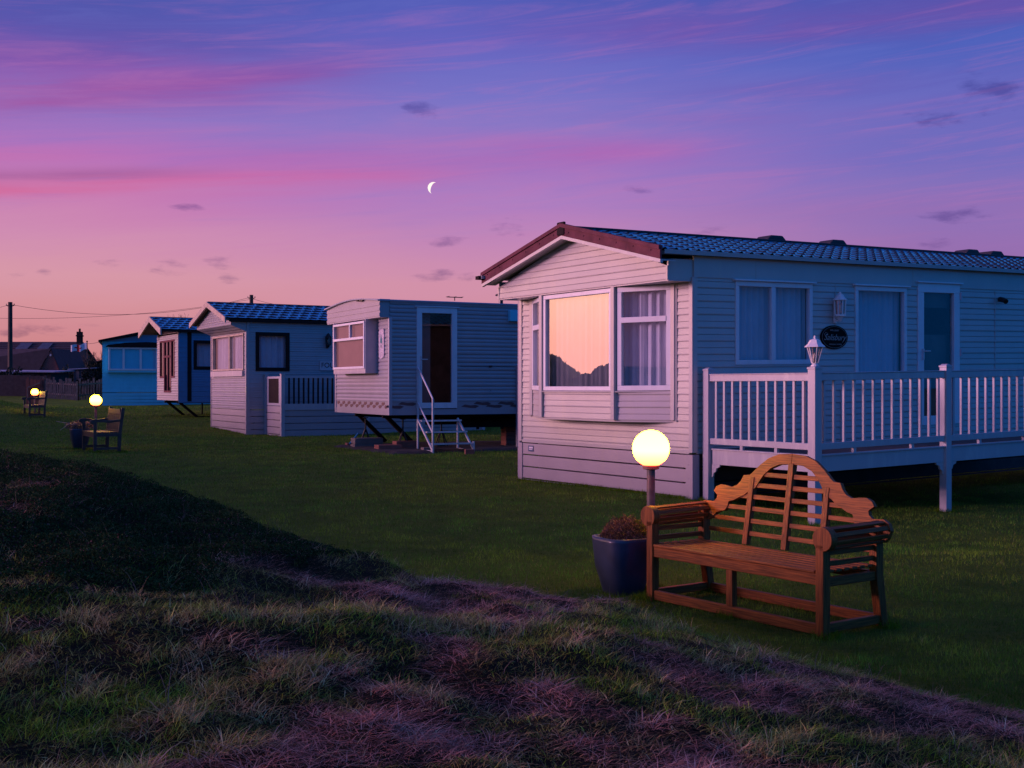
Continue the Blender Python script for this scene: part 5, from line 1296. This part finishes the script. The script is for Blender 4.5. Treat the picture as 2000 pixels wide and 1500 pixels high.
# small dark clouds
nf_=ma('SUBTRACT',nc.outputs['Fac'],.5)
mask=None
for (px,py,wx_,wy_) in ((990,442,42,11),(868,470,36,7),(325,520,34,11),(435,513,30,7),(460,544,22,6),(842,538,34,9),(918,543,20,9),(360,406,22,5),(15,534,22,6),(205,513,22,6),(88,533,12,5),(65,635,22,7),(118,638,36,9),(30,650,16,6),(1395,440,42,11),(815,214,32,12),(1840,228,50,12),(1940,185,70,22),(1830,476,22,8),(1880,420,50,8),(1250,373,20,6),(-300,560,90,14),(2500,430,120,20),(-900,600,120,16),(3500,500,150,20)):
    z0,a0=yz(px,py); e=ma('ADD',ma('POWER',ma('ABSOLUTE',ma('DIVIDE',ma('SUBTRACT',az,a0),wx_*1.35/F)),2.0),ma('POWER',ma('ABSOLUTE',ma('DIVIDE',ma('SUBTRACT',zc,z0),wy_*1.6/F)),2.0))
    v=ma('SUBTRACT',1.0,e); mask=v if mask is None else ma('MAXIMUM',mask,v)
cm=ma('MULTIPLY',ss(ma('ADD',mask,ma('MULTIPLY',nf_,8.0)),.0,2.3),.68)
dark=mix(1.0,col,(.42,.43,.62),'MULTIPLY')
col=mix(cm,col,dark)
# the rest of the sky dome, outside the picture: sunrise glow low on the left, deep blue behind
def dirdot(azd,eld):
    v=N.new('ShaderNodeVectorMath'); v.operation='DOT_PRODUCT'; Lk.new(nv.outputs[0],v.inputs[0]); a,e=R(azd),R(eld)
    v.inputs[1].default_value=(math.sin(a)*math.cos(e),math.cos(a)*math.cos(e),math.sin(e)); return v.outputs['Value']
bk=ma('MULTIPLY',ss(dirdot(140,12),-.36,.30),ss(zc,1.0,.55))
bcol=mix(ss(zc,.0,.30),(.006,.165,.64,1),(.003,.14,.56,1))
col=mix(bk,col,bcol)
pk=ma('MULTIPLY',ss(dirdot(-92,8),.55,1.0),ss(zc,.7,.05)); col=mix(ma('MULTIPLY',pk,.8),col,lin(240,145,200))
gl=ma('POWER',ss(dirdot(-76,5),.86,.995),1.4); gl=ma('MULTIPLY',gl,ss(zc,.50,.03))
glc=mix(ss(zc,.01,.13),(4.2,1.55,1.2,1),(4.7,2.5,1.75,1))
col=mix(gl,col,glc)
col=mix(ss(zc,.0,-.06),col,(.03,.03,.04,1))
Lk.new(col,bg.inputs['Color']); bg.inputs['Strength'].default_value=1.0
sun=bpy.data.lights.new('sun','SUN'); sun.energy=2.7; sun.angle=R(12); sun.color=(1.0,.50,.74)
so=bpy.data.objects.new('sun',sun); COL.objects.link(so)
a,e=R(-98),R(8); so.rotation_euler=Vector((math.sin(a)*math.cos(e),math.cos(a)*math.cos(e),math.sin(e))).to_track_quat('Z','Y').to_euler()
cam=bpy.data.cameras.new('camera'); co=bpy.data.objects.new('camera',cam); COL.objects.link(co); scene.camera=co
co.location=(0,0,CAMZ); co.rotation_euler=(R(90),0,0); cam.sensor_width=36; cam.lens=36*F/2000; cam.shift_y=(HZ-750)/2000; cam.clip_end=6000; cam.clip_start=.05
scene.view_settings.view_transform='Standard'; scene.view_settings.look='None'; scene.view_settings.exposure=0; scene.view_settings.gamma=1
scene.render.engine='CYCLES'; scene.cycles.use_denoising=True; scene.cycles.max_bounces=6; scene.cycles.transparent_max_bounces=12; scene.cycles.sample_clamp_indirect=4
